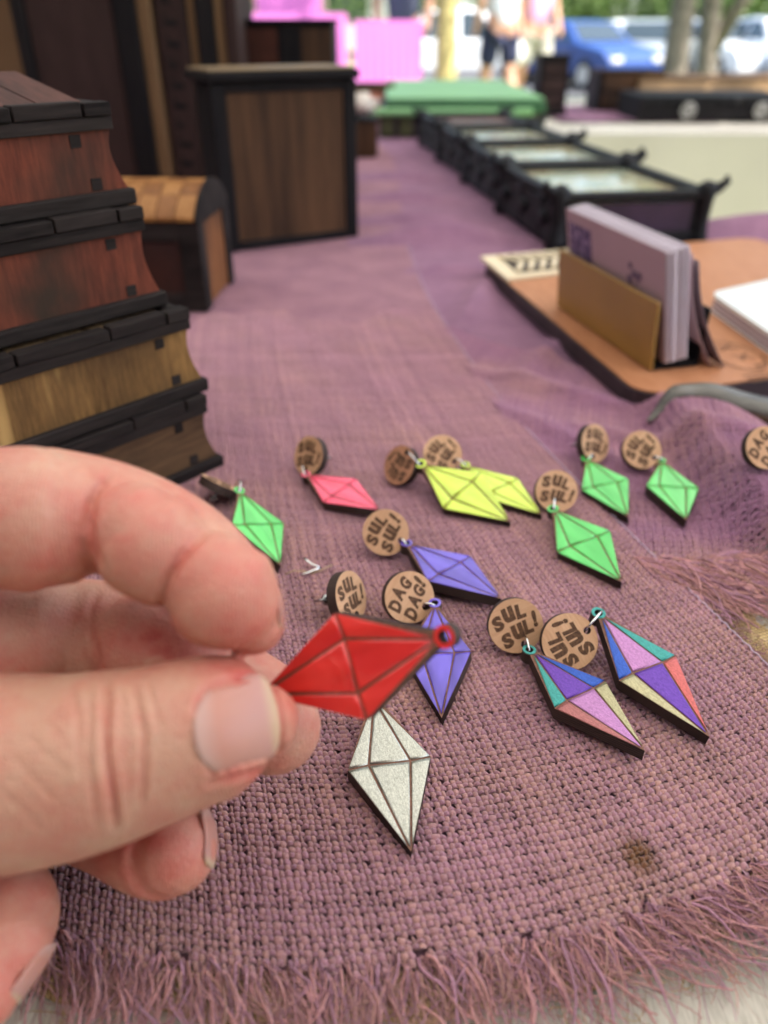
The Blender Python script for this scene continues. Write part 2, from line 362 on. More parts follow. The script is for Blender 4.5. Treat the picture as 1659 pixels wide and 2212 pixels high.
# jute underlay that shows at the fraying edges
M['jute'] = sheet_mat('raw_jute', (.40, .26, .11), (.58, .43, .21), .8)
UL = tag(sheet('jute_underlay', np.linspace(-.75, .1275, 90), np.linspace(.0735, .24, 60), lambda x, y: -.0018+.0003*np.sin(x*90)*np.sin(y*70), M['jute'], None), 'ochre jute underlay showing through the fringe of the mauve runner', 'cloth')
me = UL.data                                    # ragged shape: follow the runner's curve
co = np.empty(len(me.vertices)*3, np.float32); me.vertices.foreach_get('co', co); co = co.reshape(-1, 3)
q = (co[:, 1]-.0735)/(.24-.0735); co[:, 0] = edgeX(np.clip(co[:, 1], .06, .3))+.020+(co[:, 0]-.1275)*1.0+.0015*np.sin(co[:, 1]*300); co[:, 1] += smile(co[:, 0])*(1-q)-.006*(1-q)*(1+.2*np.sin(co[:, 0]*190))
me.vertices.foreach_set('co', co.ravel()); me.update()
# right cloth
RC = empty('purple_cloth', (.15, .4, 0), 'loose purple woven cloth with soft folds under the wooden tray, frayed at its near edge', 'cloth')
RC_T = Matrix.Translation((-.15, -.4, 0))
RA = math.radians(-14); EY = .205
def fright(u, v):                          # u across, v along; weave turned a little
    x = u*PITCHT; y = v*PITCHT
    X = .09+x*math.cos(RA)-y*math.sin(RA)+.004*np.sin(y*30+1); Y = .20+x*math.sin(RA)+y*math.cos(RA)+.003*np.sin(x*40)
    return X, Y, cloth_z(X, Y)+.0002
def nearY(X): return .204+.35*np.clip(X-.09, 0, .2)*.3+.0012*np.sin(X*700)
def vis_right(P, u, v):
    X, Y = P[..., 0], P[..., 1]
    return in_view(P) & (Y > nearY(X)) & (X > edgeX(Y)-.003) & ((X < .30-(Y-.2)*1.1) | (Y < .31))
def near_(f): return lambda P, u, v: f(P, u, v) & (((P-CAM)@FW) < .305)
def far_(f): return lambda P, u, v: f(P, u, v) & (((P-CAM)@FW) > .300)
FARRING = (0, 60, 120, 180)
weave(('warp_thread', 'weft_thread'), fright, (-110, 110), (-20, 130), near_(vis_right), M['thread'], RC, col_right)
weave(('warp_thread', 'weft_thread'), fright, (-110, 110), (-20, 230), far_(vis_right), M['thread'], RC, col_right, sub=2, ring=FARRING)
for o in RC.children: o.matrix_local = RC_T
M['sheet_r'] = sheet_mat('purple_weave', (.27, .135, .215), (.36, .185, .27), .75)
sheet('cloth_sheet', np.linspace(-.03, .60, 240), np.linspace(.213, .72, 280), lambda x, y: cloth_z(x, y)-.0002-.0016*(1-sstep(.44, .50, y+.2*np.clip(x-.1, 0, 1))), M['sheet_r'], RC).matrix_local = RC_T
sheet('cloth_sheet', np.linspace(-.06, .135, 60), np.linspace(.7195, 1.9, 260), lambda x, y: cloth_z(x, y)-.0004, M['sheet_r'], RC).matrix_local = RC_T
# mauve runner
RN = empty('table_runner', (0, .3, 0), 'mauve burlap runner with coarse open weave and frayed end, earrings lying on it', 'cloth')
RN_T = Matrix.Translation((0, -.3, 0))
V0 = .0757
def frun(u, v):
    vv = V0+v*PITCHT; X = edgeX(vv)+(u+.5)*PITCHT*(1)
    Y = vv+smile(X)*(1-sstep(.1, .4, vv)*.6)
    return X, Y, runner_z(X, Y)+.0012
def vis_run(P, u, v): return in_view(P, 60, .47+.012*np.sin(P[..., 0]*60)+.006*np.sin(P[..., 0]*171+1)) & (v >= -.2+1.2*np.sin(u*1.7)+.8*np.sin(u*.37)) & (P[..., 0] > -.115)
weave(('warp_thread', 'weft_thread'), frun, (-190, 0), (-3, 190), near_(vis_run), M['thread'], RN, col_runner)
weave(('warp_thread', 'weft_thread'), frun, (-190, 0), (60, 290), far_(vis_run), M['thread'], RN, col_runner, sub=2, ring=FARRING)
for o in RN.children: o.matrix_local = RN_T
M['sheet_m'] = sheet_mat('mauve_weave', (.30, .146, .19), (.40, .205, .24), .75)
def fsheet(u, v):
    X, Y, Z = frun(u, v); return X, Y, Z-.0003-.0016*(1-sstep(238, 256, v))
sheet('runner_sheet', np.linspace(-500, 0, 130), np.concatenate([np.linspace(225, 420, 150), np.linspace(422, 1380, 180)]), None, M['sheet_m'], RN, fsheet).matrix_local = RN_T
M['lining'] = plain('dark_plum_lining', (.17, .085, .11), .9, noise=.2, scale=300, bs=0)  # sheet added below the threads; its dark plum paints shade into the gaps
def fgap(u, v): X, Y, Z = frun(u, v); return X, Y, Z*0+.0001
o = sheet('lining', np.linspace(-300, -1, 60), np.linspace(1.5, 250, 80), None, M['lining'], RN, fgap); o.matrix_local = RN_T
def fside(u, v): X, Y, Z = frun(u, v); return X, Y, Z-.0002-.0018*sstep(-.116, -.108, X)
sheet('runner_sheet', np.linspace(-500, -6, 150), np.linspace(.5, 252, 80), None, M['sheet_m'], RN, fside).matrix_local = RN_T
# selvage cord along the runner's right edge
mb = MB(); vs = np.arange(-2, 420, .5); X, Y, Z = frun(np.full_like(vs, .55), vs)
pts = np.stack([X+.00015*np.sin(vs*2.2), Y, Z+.0003+.00018*np.sin(vs*math.pi*.5)], -1)
mb.tube(pts, .00021, 5); mb.obj('selvage_cord', plain('pale_thread', (.55, .42, .52), .8, noise=.3, scale=2000), RN, RN_T)
# fringe strands
def strands(name, roots, mat, parent, T):
    """roots: (point, dir, length, curl) ; every strand three twisted hairs"""
    mb = MB(); cols = []
    for (p, d, L, cu, c, r) in roots:
        n = 9; q = np.array(p, float); dd = np.array(d, float); pts = [q.copy()]; h = q[2]
        a0 = random.uniform(0, 6); w1 = random.uniform(.15, .5)
        for i in range(n):
            s_ = i/n; th = cu*s_+w1*math.sin(a0+s_*7)
            e = np.array([dd[0]*math.cos(th)-dd[1]*math.sin(th), dd[0]*math.sin(th)+dd[1]*math.cos(th), 0])
            q = q+e*L/n; q[2] = max(-.001+r, h*(1-s_)+.0012*math.sin(a0+s_*6)*random.uniform(.4, 1)); pts.append(q.copy())
        k0 = len(mb.v); mb.tube(pts, np.linspace(r, r*.6, n+1), 4, False); cols += [c]*(len(mb.v)-k0)
    me = mb.mesh(name, mat); ca = me.color_attributes.new('col', 'FLOAT_COLOR', 'POINT')
    cc = np.ones((len(cols), 4), np.float32); cc[:, :3] = np.array(cols); ca.data.foreach_set('color', cc.ravel())
    at = me.attributes.new('along', 'FLOAT_VECTOR', 'POINT'); co = np.array(mb.v, np.float32)*900; at.data.foreach_set('vector', co.ravel())
    return tag(link(name, me, parent, T), kind='stuff')
roots = []
PK = np.array([.62, .315, .30]); PK2 = np.array([.50, .26, .34]); OC = np.array([.50, .35, .16]); DK = np.array([.34, .15, .18])
for i in range(-200, 0):
    X, Y, Z = frun(np.array(float(i)), np.array(-.5+1.2*math.sin(i*1.7)))
    if X < -.16: continue
    cl = .35*math.sin(i*.23)+.25*math.sin(i*.61)
    for k in range(13):
        right = sstep(.02, .075, X); main = k == 0
        ang = -90+16*cl*2.2+random.gauss(0, 7 if main else 19)+right*35+8
        L = random.uniform(.007, .019)*(1+.45*right)*(1.15 if main else .9)
        c = [PK, PK2, TAN*1.1, DK, PK, OC][random.choice([0, 0, 1, 1, 2, 3, 4] if not main else [0, 0, 4, 1])]*random.uniform(.8, 1.15)
        roots.append(((X+random.uniform(-.0004, .0004), Y+random.uniform(0, .001), Z+random.uniform(-.0004, .0008)),
            (math.cos(math.radians(ang)), math.sin(math.radians(ang)), 0), L, random.gauss(.3+.5*right, .4 if main else .8), c, random.uniform(.00026, .00042) if main else random.choice([.00006, .00008, .0001, .00014, .0002])))
strands('fringe', roots, M['thread'], RN, RN_T)
# frayed mauve tuft along runner's right edge and the right cloth's fringe
roots = []
for k in range(2300):
    X = random.uniform(.082, .165); Y = nearY(X)+random.uniform(-.0015, .002)
    if X < edgeX(Y)-.001: continue
    clump = math.sin(X*420)+.6*math.sin(X*170+1); ang = -52+22*clump+random.gauss(0, 16)
    c = [PK, PK2, PK*.8, TAN][random.choice([0, 0, 1, 1, 2, 3])]*random.uniform(.8, 1.2)
    roots.append(((X, Y, .0012+random.uniform(-.0008, .0012)), (math.cos(math.radians(ang)), math.sin(math.radians(ang)), 0),
        random.uniform(.012, .036), random.gauss(.5, .4), c, random.choice([.00012, .0001, .00016, .0003, .00038])))
strands('fringe', roots, M['thread'], RC, RC_T)
roots = []
for k in range(1300):
    v = random.uniform(20, 105); X, Y, Z = frun(np.array(.5), np.array(v)); ang = random.gauss(-25, 35); dens = sstep(.19, .14, Y)
    if random.random() > dens+.12: continue
    roots.append(((X-.001, Y, Z-.0008), (math.cos(math.radians(ang)), math.sin(math.radians(ang)), 0), random.uniform(.003, .010), random.gauss(0, 1.),
        [DK*1.2, PK2*.8, OC][random.choice([0, 0, 1, 2])]*random.uniform(.8, 1.2), random.uniform(.00005, .00012)))
strands('edge_fray', roots, M['thread'], RN, RN_T)
roots = []
for k in range(1300):                       # loose ochre fibres of the underlay
    v = random.uniform(-14, 95); X, Y, Z = frun(np.array(random.uniform(.5, 14)), np.array(v)); ang = random.uniform(0, 360)
    if random.random() < .35: X = random.uniform(-.06, .12); Y = V0+smile(X)-random.uniform(.001, .017)
    roots.append(((X, Y, -.0008), (math.cos(math.radians(ang)), math.sin(math.radians(ang)), 0), random.uniform(.002, .007), random.gauss(0, 1.),
        OC*random.uniform(.55, 1.3), random.uniform(.00006, .00016)))
strands('fray', roots, M['thread'], UL, Matrix.Identity(4))
# tiny fuzz hairs standing off the weave
roots = []
for k in range(800):
    q = pz(random.uniform(100, 1659), random.uniform(1150, 2100)); ang = random.uniform(0, 360)
    if q[0] > edgeX(q[1]): continue
    roots.append(((q[0], q[1], .0018), (math.cos(math.radians(ang)), math.sin(math.radians(ang)), 0), random.uniform(.0012, .0045), random.gauss(0, 1.2),
        (PUR*1.5 if random.random() < .6 else TAN*1.6), .00003))
strands('loose_fuzz', roots, M['thread'], RN, RN_T)

# ------------------------------------------------------------------ wooden discs and kite pendants
def curve_prism(name, outer, holes, th, mtop, mside, bev=0.):
    cu = bpy.data.curves.new(name, 'CURVE'); cu.dimensions = '2D'; cu.fill_mode = 'BOTH'; cu.extrude = th/2
    if bev: cu.bevel_depth = bev; cu.bevel_resolution = 1
    for ring in [outer]+holes:
        s_ = cu.splines.new('POLY'); s_.points.add(len(ring)-1); s_.use_cyclic_u = True
        for p, q in zip(s_.points, ring): p.co = (q[0], q[1], 0, 1)
    o = bpy.data.objects.new('tmp', cu); COL.objects.link(o); dg = bpy.context.evaluated_depsgraph_get()
    me = bpy.data.meshes.new_from_object(o.evaluated_get(dg)); me.name = name; bpy.data.objects.remove(o)
    me.materials.clear(); me.materials.append(mtop); me.materials.append(mside)
    for p in me.polygons: p.material_index = 0 if p.normal.z > .5 else 1
    return me
def circ(cx, cy, r, n=48, a0=0., a1=2*math.pi, end=False):
    return [(cx+r*math.cos(a0+(a1-a0)*i/(n-1 if end else n)), cy+r*math.sin(a0+(a1-a0)*i/(n-1 if end else n))) for i in range(n)]
RD = .0076; TD = .0033
DISC = curve_prism('wood_disc', circ(0, 0, RD), [circ(0, -.74*RD, .00105, 20)], TD, M['disc'], M['ply'])
DISC_RED = curve_prism('wood_disc', circ(0, 0, RD), [circ(0, -.74*RD, .00105, 20)], TD, M['disc_red'], M['ply'])
def glyph(ch, cx, cy, gw, gh, rot):
    cu = bpy.data.curves.new('g', 'FONT'); cu.body = ch; cu.offset = .062; cu.resolution_u = 3; cu.size = 1
    o = bpy.data.objects.new('tmp', cu); COL.objects.link(o); dg = bpy.context.evaluated_depsgraph_get()
    me = bpy.data.meshes.new_from_object(o.evaluated_get(dg)); bpy.data.objects.remove(o)
    v = np.array([q.co[:] for q in me.vertices]); f = [list(p.vertices) for p in me.polygons]
    lo, hi = v.min(0), v.max(0); v = (v-(lo+hi)/2)/np.maximum(hi-lo, 1e-6); v[:, 0] *= gw; v[:, 1] *= gh
    v[:, 0] += .10*v[:, 1]
    c, s_ = math.cos(rot), math.sin(rot)
    return np.stack([cx+c*v[:, 0]-s_*v[:, 1], cy+s_*v[:, 0]+c*v[:, 1], np.zeros(len(v))], -1), f
def lettering(rows):
    mb = MB(); pos = [(-.56, .34, .40, .55, .14), (-.08, .48, .44, .56, .03), (.38, .42, .36, .54, -.1),
        (-.50, -.36, .41, .55, .1), (-.02, -.22, .44, .56, .02), (.40, -.2, .35, .54, -.06), (.73, -.05, .17, .62, -.1)]
    for ch, (x, y, gw, gh, r) in zip(rows, pos):
        v, f = glyph(ch, x*RD, y*RD, gw*RD, gh*RD, r); v[:, 2] = TD/2+.00006; mb.add(v, f)
    return mb.mesh('lettering', M['letter'])
SUL = lettering('SuLSuL!'); DAG = lettering('DAGDAG!')
KW, KL, KM = .0196, .0425, .48
iw = KW*.25
out_k = [(-.0017, -.0017)]+[(KW*-.5, -KM*KL), (0, -KL), (KW*.5, -KM*KL)]+circ(0, 0, .0021, 14, math.radians(-52), math.radians(232), True)
out_k = out_k[1:]
KITE = curve_prism('kite_body', out_k, [circ(0, 0, .00115, 16)], .0034, M['groove'], M['ply'])
LOOP = {}
def inset(poly, g):
    g = list(g)
    n = len(poly); P = [Vector((*p, 0)).to_2d() for p in poly]; A = sum(P[i].x*P[(i+1) % n].y-P[(i+1) % n].x*P[i].y for i in range(n))
    if A < 0: P = P[::-1]; g = g[:-1][::-1]+[g[-1]]
    L = []
    for i in range(n):
        d = (P[(i+1) % n]-P[i]).normalized(); nn = Vector((-d.y, d.x)); L.append((P[i]+nn*g[i], d))
    r = []
    for i in range(n):
        p, d = L[i-1]; q, e = L[i]; den = d.x*e.y-d.y*e.x; t_ = ((q.x-p.x)*e.y-(q.y-p.y)*e.x)/den; r.append(tuple(p+d*t_))
    return r
tp, bt, lf, rg = (0, -.0012), (0, -KL), (-KW/2, -KM*KL), (KW/2, -KM*KL); il, ir = (-iw, -KM*KL+.0004), (iw, -KM*KL-.0002)
FAC = []
GI, GO = .00026, .00004
for poly, gg in (((tp, lf, il), (GO, GI, GI)), ((tp, il, ir), (GI, GI, GI)), ((tp, ir, rg), (GI, GI, GO)), ((lf, bt, il), (GO, GI, GI)), ((il, bt, ir), (GI, GI, GI)), ((ir, bt, rg), (GI, GO, GI))):
    q = inset(poly, gg); z0, z1 = .0017, .00188
    mb = MB(); n = len(q); cx = sum(p[0] for p in q)/n; cy = sum(p[1] for p in q)/n
    rings = [[(x, y, z0) for x, y in q], [(x, y, z1) for x, y in q]]
    rings.append([(cx+(x-cx)*.86, cy+(y-cy)*.86, z1+.00007) for x, y in q]); rings.append([(cx+(x-cx)*.5, cy+(y-cy)*.5, z1+.00011) for x, y in q])
    v = [p for r_ in rings for p in r_]+[(cx, cy, z1+.00012)]; f = []
    for k in range(3):
        for i in range(n): f.append((k*n+i, k*n+(i+1) % n, (k+1)*n+(i+1) % n, (k+1)*n+i))
    for i in range(n): f.append((3*n+i, 3*n+(i+1) % n, 4*n))
    FAC.append((v, f))
def facet_mesh(k, mat):
    v, f = FAC[k]; me = MB().add(v, f, True).mesh('facet', mat); return me
fcache = {}
def basis(x, y, z, o):
    return Matrix(((x[0], y[0], z[0], o[0]), (x[1], y[1], z[1], o[1]), (x[2], y[2], z[2], o[2]), (0, 0, 0, 1)))
def kite_matrix(T, B, rho, ws, ref=None):
    d = B-T; L = np.linalg.norm(d); d = d/L; up = np.array([0, 0, 1.]) if ref is None else ref
    n0 = up-d*(d@up); n0 /= np.linalg.norm(n0); s0 = np.cross(n0, d); s_ = s0*math.cos(rho)+n0*math.sin(rho); n = np.cross(d, s_)
    if n@up < 0: n = -n
    y = -d; x = np.cross(y, n); k = L/KL
    return basis(x*k*ws, y*k, n, T)      # local +Y towards the loop
def make_kite(parent, root, Mw, cols, name='kite'):
    R_ = Matrix.Translation(-root.location)@Mw
    kb = link(name, KITE, parent, R_)
    for k, c in enumerate(cols[:6]):
        key = (k, c)
        if key not in fcache: fcache[key] = facet_mesh(k, M[c])
        link('facet', fcache[key], kb, Matrix.Identity(4))
    lc = cols[6]
    if lc not in LOOP: LOOP[lc] = curve_prism('hanging_loop', circ(0, 0, .0020, 24), [circ(0, 0, .0012, 16)], .0002, M[lc], M[lc])
    link('hanging_loop', LOOP[lc], kb, Matrix.Translation((0, 0, .0018)))
    return kb
GL = {'green': ((.085, .62, .11), (.05, .50, .075)), 'pink': ((.95, .07, .17), (.86, .05, .13)), 'yellow': ((.66, .85, .06), (.58, .76, .05)),
      'violet': ((.125, .075, .58), (.065, .03, .36)), 'red': ((.80, .030, .022), (.70, .018, .016))}
for k, (a, b_) in GL.items(): M[k] = gloss('lacquer_'+k, a, b_)
for k, c, mt in (('m_teal', (.045, .30, .27), .5), ('m_violet', (.13, .04, .36), .4), ('m_blue', (.02, .085, .42), .4), ('m_pink', (.46, .20, .43), .35),
                 ('m_gold', (.42, .38, .22), .7), ('m_red', (.55, .12, .11), .35), ('m_rose', (.38, .13, .12), .4), ('m_silver', (.50, .50, .43), .8), ('m_bluelight', (.10, .22, .58), .3)):
    M[k] = marker('marker_'+k[2:], c, mt)
def ndir(nx, ny, nz):                      # a direction given as right / up / towards the camera
    v = RT*nx+UP*ny-FW*nz; return v/np.linalg.norm(v)
def make_disc(root, C0, n, holepx, text, red=False, clutch=True, parent=None):
    R0 = Matrix.Translation(-root.location)
    # in-plane direction towards the hole
    Z = (C0-CAM)@FW
    hp = pZ(holepx[0], holepx[1], Z)-C0; hd = hp-n*(hp@n); hd = hd/np.linalg.norm(hd)
    y = -hd; x = np.cross(y, n); Mw = basis(x, y, n, C0)
    d = link('wood_disc', DISC_RED if red else DISC, root, R0@Mw)
    link('lettering', text, d, Matrix.Identity(4))
    hole = C0+hd*.74*RD
    # stud post and butterfly clutch on the back
    p0 = C0-n*TD*.5; L = .0068
    L = .0098; p1 = p0-n*L
    zmin = float(cloth_z(p1[0], p1[1]))+.0016 if p1[0] > edgeX(p1[1]) else .0026
    if p1[2] < zmin: L = max(.0052 if abs(n[0]) > .6 else .002, L*(p0[2]-zmin)/(p0[2]-p1[2]+1e-9)); p1 = p0-n*L
    if clutch:
        po = MB().tube([p0, p1-n*.0008], .00036, 8).obj('post', M['metal'], root, R0)
        if L > .0038:
            mb = MB(); c = p0-n*(L*.62); s1 = np.cross(n, UP); s1 /= np.linalg.norm(s1); s2 = np.cross(n, s1)
            mb.torus(c+s1*.0013-n*.0004, .00095, .00034, s2+s1*.2); mb.torus(c-s1*.0013-n*.0004, .00095, .00034, s2-s1*.2)
            mb.tube([c+n*.0006, c-n*.0002], [.0017, .0017], 14, True); mb.tube([c-s2*.0014+n*.0002, c+s2*.0014+n*.0002], .0006, 8, True, .5)
            mb.obj('clutch', M['dmetal'], po, Matrix.Identity(4))
    return hole, n
def disc_centre(px, n, extra=0.):
    h = RD*math.sqrt(max(0, 1-n[2]**2))+TD*.5*abs(n[2])+.0018+extra
    C0 = pz(px[0], px[1], h); g = float(cloth_z(C0[0], C0[1])) if C0[0] > edgeX(C0[1]) else 0.
    return pz(px[0], px[1], h+max(0, g))
def jump_ring(root, a, b, nrm):
    mid = (a+b)/2; d = b-a; L = np.linalg.norm(d); ax = np.cross(d/L, nrm)
    r = L/2+.0006
    MB().torus(mid, max(r, .0016), .00034, ax, 28, 8).obj('jump_ring', M['metal'], root, Matrix.Translation(-root.location))
EAR = [  # disc px, disc normal(right,up,to camera), hole px | kite top px, tip px, zt, zb, roll, width | colours
 ('green earring at far left, its wooden disc on edge with the metal clutch showing', (474, 1052), (.42, .88, .05), (500, 1066), (515, 1068), (603, 1230), .0085, .0030, -15, 1., ['green']*7, SUL, False),
 ('coral pink kite earring hanging from a tilted wooden disc', (672, 985), (-.62, .05, .78), (664, 1022), (663, 1032), (822, 1110), .0035, .0050, 10, .95, ['pink']*7, SUL, False),
 ('yellow kite earring in front of another yellow one, its disc reddish and turned away', (868, 1006), (-.66, .15, .72), (890, 985), (910, 1008), (1103, 1133), .0095, .0035, 22, 1.05, ['yellow']*7, SUL, True),
 ('yellow kite earring half hidden beneath the front yellow one', (955, 982), (.05, .25, .95), (985, 1006), (1005, 1012), (1170, 1120), .0042, .0030, 6, .95, ['yellow']*7, SUL, False),
 ('green kite earring below the other two green ones, disc facing the lens squarely', (1200, 1062), (.03, .1, 1.), (1192, 1096), (1195, 1107), (1342, 1265), .0055, .0040, 12, 1.05, ['green']*7, SUL, False),
 ('green kite earring whose disc leans right with its metal clutch sticking out', (1280, 958), (.52, .02, .86), (1270, 990), (1266, 998), (1357, 1125), .0048, .0035, 10, .95, ['green']*7, SUL, False),
 ('green kite earring nearest the folded cloth, rightmost of the green ones', (1384, 973), (.02, .15, 1.), (1412, 993), (1426, 1002), (1480, 1132), .0046, .0032, 0, 1., ['green']*7, SUL, False),
 ('violet kite earring lying sideways below the coral pink one', (833, 1150), (.0, .05, 1.), (864, 1167), (878, 1183), (1082, 1303), .0046, .0060, 0, 1.05, ['violet']*7, SUL, False),
 ('violet kite earring partly behind the held red pendant, disc reading DAG DAG!', (881, 1290), (.30, .08, .95), (915, 1309), (940, 1312), (955, 1560), .0052, .0030, 6, .95, ['violet']*7, DAG, False),
 ('multicoloured metallic earring with teal left side and pink lower facet', (1112, 1350), (.02, .0, 1.), (1131, 1390), (1142, 1414), (1390, 1632), .0045, .0050, 0, .95, ['m_teal', 'm_violet', 'm_blue', 'm_rose', 'm_pink', 'm_gold', 'm_teal'], SUL, False),
 ('multicoloured metallic earring with blue left side, its disc lettering upside down', (1228, 1385), (.0, .12, 1.), (1274, 1356), (1290, 1333), (1528, 1600), .0095, .0035, 3, .95, ['m_blue', 'm_pink', 'm_teal', 'm_gold', 'm_violet', 'm_red', 'm_teal'], SUL, False)]
for (lab, dp, dn, hp, T_, B_, zt, zb, rho, ws, cols, txt, red) in EAR:
    n = ndir(*dn); C0 = disc_centre(dp, n)
    root = empty('earring', (C0[0], C0[1], 0), lab, 'earring', 'kite earrings laid out on the runner')
    hole, nn = make_disc(root, C0, n, hp, txt, red)
    T = pz(*T_, zt+.0012); B = pz(*B_, zb+.0002)
    if T[0] > edgeX(T[1]): 
        g = max(0, float(cloth_z(T[0], T[1]))); T = pz(*T_, zt+g); B = pz(*B_, zb+max(0, float(cloth_z(B[0], B[1]))))
    Mw = kite_matrix(T, B, math.radians(rho), ws)
    kn = np.array(Mw.col[2][:3])
    make_kite(root, root, Mw, cols)
    jump_ring(root, hole, T, (kn+n)/np.linalg.norm(kn+n))
n = ndir(.1, .05, 1.); C0 = disc_centre((1650, 968), n)
root = empty('stud_disc', (C0[0], C0[1], 0), 'wooden DAG DAG! disc on the raised fold, cut off by the right edge', 'earring')
make_disc(root, C0, n, (1680, 990), DAG, False, False)
n = ndir(.82, .16, .52); C0 = disc_centre((749, 1290), n)
root = empty('stud_disc', (C0[0], C0[1], 0), 'wooden stud disc standing on its rim, hole empty, clutch to its left', 'earring')
make_disc(root, C0, n, (766, 1320), SUL)
T = pz(806, 1514, .0056); B = pz(888, 1850, .0030)
root = empty('pendant', (T[0], T[1], 0), 'silver kite pendant lying on the weave below the red one', 'pendant')
make_kite(root, root, kite_matrix(T, B, 0, 1.), ['m_silver']*7)
# opened jump ring with a straw fibre
q = pz(672, 1225, .002); root = empty('split_ring', (q[0], q[1], 0), 'small opened metal jump ring with a straw fibre on the weave', 'jump ring')
R0 = Matrix.Translation(-root.location)
MB().tube([pz(656, 1205, .004), pz(664, 1212, .0035), pz(674, 1219, .003), pz(690, 1226, .0025)], .0004, 8).obj('ring_wire', M['metal'], root, R0)
MB().tube([pz(692, 1227, .0026), pz(680, 1231, .0025), pz(664, 1238, .0022), pz(652, 1241, .0022)], .0004, 8).obj('ring_wire', M['metal'], root, R0)
MB().tube([pz(x, y, .0022+.0005*math.sin(x*.1)) for x, y in ((617, 1240), (632, 1233), (650, 1233), (672, 1238), (690, 1234), (705, 1226), (718, 1220))], .0002, 5).obj('straw_fibre', plain('straw', (.5, .36, .2), .7), root, R0)

# ------------------------------------------------------------------ the hand
def cr(P, n):
    P = np.array(P, float); Q = np.vstack([2*P[0]-P[1], P, 2*P[-1]-P[-2]]); out = []
    for i in range(len(P)-1):
        p0, p1, p2, p3 = Q[i:i+4]
        for k in range(n):
            t_ = k/n; out.append(.5*((2*p1)+(-p0+p2)*t_+(2*p0-5*p1+4*p2-p3)*t_**2+(-p0+3*p1-3*p2+p3)*t_**3))
    out.append(P[-1]); return np.array(out)
def limb(mb, chain, n=5, seg=28, flat=1., raw=False):
    A = np.array([[*(pZ(x, y, Z) if not raw else (x, y, Z)), r*(Z/1659 if not raw else 1)] for x, y, Z, r in chain])
    C = cr(A, n); pts = C[:, :3]; rad = C[:, 3]
    # round end caps
    def cap(p, d, r):
        d = d/np.linalg.norm(d); return [(p+d*r*math.sin(a), r*math.cos(a)) for a in np.radians([25, 48, 66, 80, 89])]
    e = cap(pts[-1], pts[-1]-pts[-2], rad[-1]); s0 = cap(pts[0], pts[0]-pts[1], rad[0])[::-1]
    P = np.vstack([[q[0] for q in s0], pts, [q[0] for q in e]]); R_ = np.concatenate([[q[1] for q in s0], rad, [q[1] for q in e]])
    mb.tube(P, R_, seg, True, flat)
hb = MB()
# index finger, pads to the lens
limb(hb, [(-330, 1180, .136, 175), (-150, 1125, .131, 158), (0, 1119, .1285, 154), (80, 1122, .1275, 158), (112, 1124, .128, 146)])
limb(hb, [(298, 1150, .1248, 108), (318, 1170, .1248, 122), (348, 1196, .1256, 116)])
limb(hb, [(466, 1262, .1242, 116), (488, 1288, .1242, 124), (526, 1326, .1252, 100), (546, 1346, .1262, 70)])
limb(hb, [(100, 1090, .132, 125), (205, 1108, .1315, 122), (300, 1142, .1312, 122), (392, 1192, .1312, 118), (470, 1255, .131, 108), (530, 1310, .131, 84)])
# middle finger, behind, its tip under the kite
limb(hb, [(-330, 1420, .152, 185), (-120, 1400, .150, 168), (20, 1388, .1485, 158), (80, 1380, .1485, 140)])
limb(hb, [(322, 1400, .1462, 124), (380, 1425, .1466, 136), (440, 1465, .148, 122)])
limb(hb, [(0, 1380, .152, 130), (200, 1380, .152, 128), (320, 1405, .1515, 126), (440, 1465, .151, 118)])
limb(hb, [(440, 1465, .150, 115), (510, 1515, .1495, 122), (565, 1550, .1495, 120), (590, 1568, .150, 104)])
# thumb, nail to the lens
limb(hb, [(-420, 1700, .136, 240), (-200, 1690, .1300, 226), (0, 1668, .1265, 212), (130, 1655, .1250, 198), (235, 1633, .1238, 186), (330, 1608, .1235, 171), (430, 1578, .1235, 159), (500, 1564, .1240, 148), (545, 1559, .1248, 118), (566, 1557, .1255, 80)], 5, 32)
# ring finger tip
limb(hb, [(-300, 1610, .160, 165), (-60, 1640, .160, 140), (120, 1700, .157, 128), (250, 1765, .150, 118), (330, 1812, .1435, 116), (368, 1832, .139, 108), (378, 1838, .1375, 90)])
# little finger
limb(hb, [(-420, 1790, .155, 150), (-200, 1860, .150, 130), (-60, 1925, .142, 122), (5, 1975, .134, 116), (10, 2040, .128, 100)])
limb(hb, [(-15, 1990, .132, 110), (-30, 2080, .126, 106), (-48, 2140, .1225, 90)])
# palm, wrist, forearm in metres
Pm = lambda x, y, Z: pZ(x, y, Z)
wr = np.array([-.172, .045, .058])
for src, r0 in (((-330, 1180, .136), .0145), ((-330, 1420, .152), .0165), ((-300, 1610, .160), .0155), ((-420, 1790, .155), .0140), ((-420, 1700, .136), .0190)):
    a = pZ(*src); d = wr-a
    limb(hb, [(*(a), r0), (*(a+d*.5), .0185), (*wr, .022)] if False else [(a[0], a[1], a[2], r0), (a[0]+d[0]*.5, a[1]+d[1]*.5, a[2]+d[2]*.5, .0185), (wr[0], wr[1], wr[2], .0215)], 5, 24, 1., True)
limb(hb, [(wr[0]+.01, wr[1]+.005, wr[2], .024), (-.21, .0, .068, .027), (-.27, -.08, .082, .034), (-.34, -.19, .10, .041), (-.40, -.29, .115, .045)], 4, 28, 1., True)
me0 = hb.mesh('hand_skin'); ho = bpy.data.objects.new('tmp', me0); COL.objects.link(ho)
rm = ho.modifiers.new('r', 'REMESH'); rm.mode = 'VOXEL'; rm.voxel_size = .00055; rm.use_smooth_shade = True
sm = ho.modifiers.new('s', 'SMOOTH'); sm.iterations = 7; sm.factor = .5
dg = bpy.context.evaluated_depsgraph_get(); me = bpy.data.meshes.new_from_object(ho.evaluated_get(dg)); bpy.data.objects.remove(ho)
me.name = 'hand_skin'
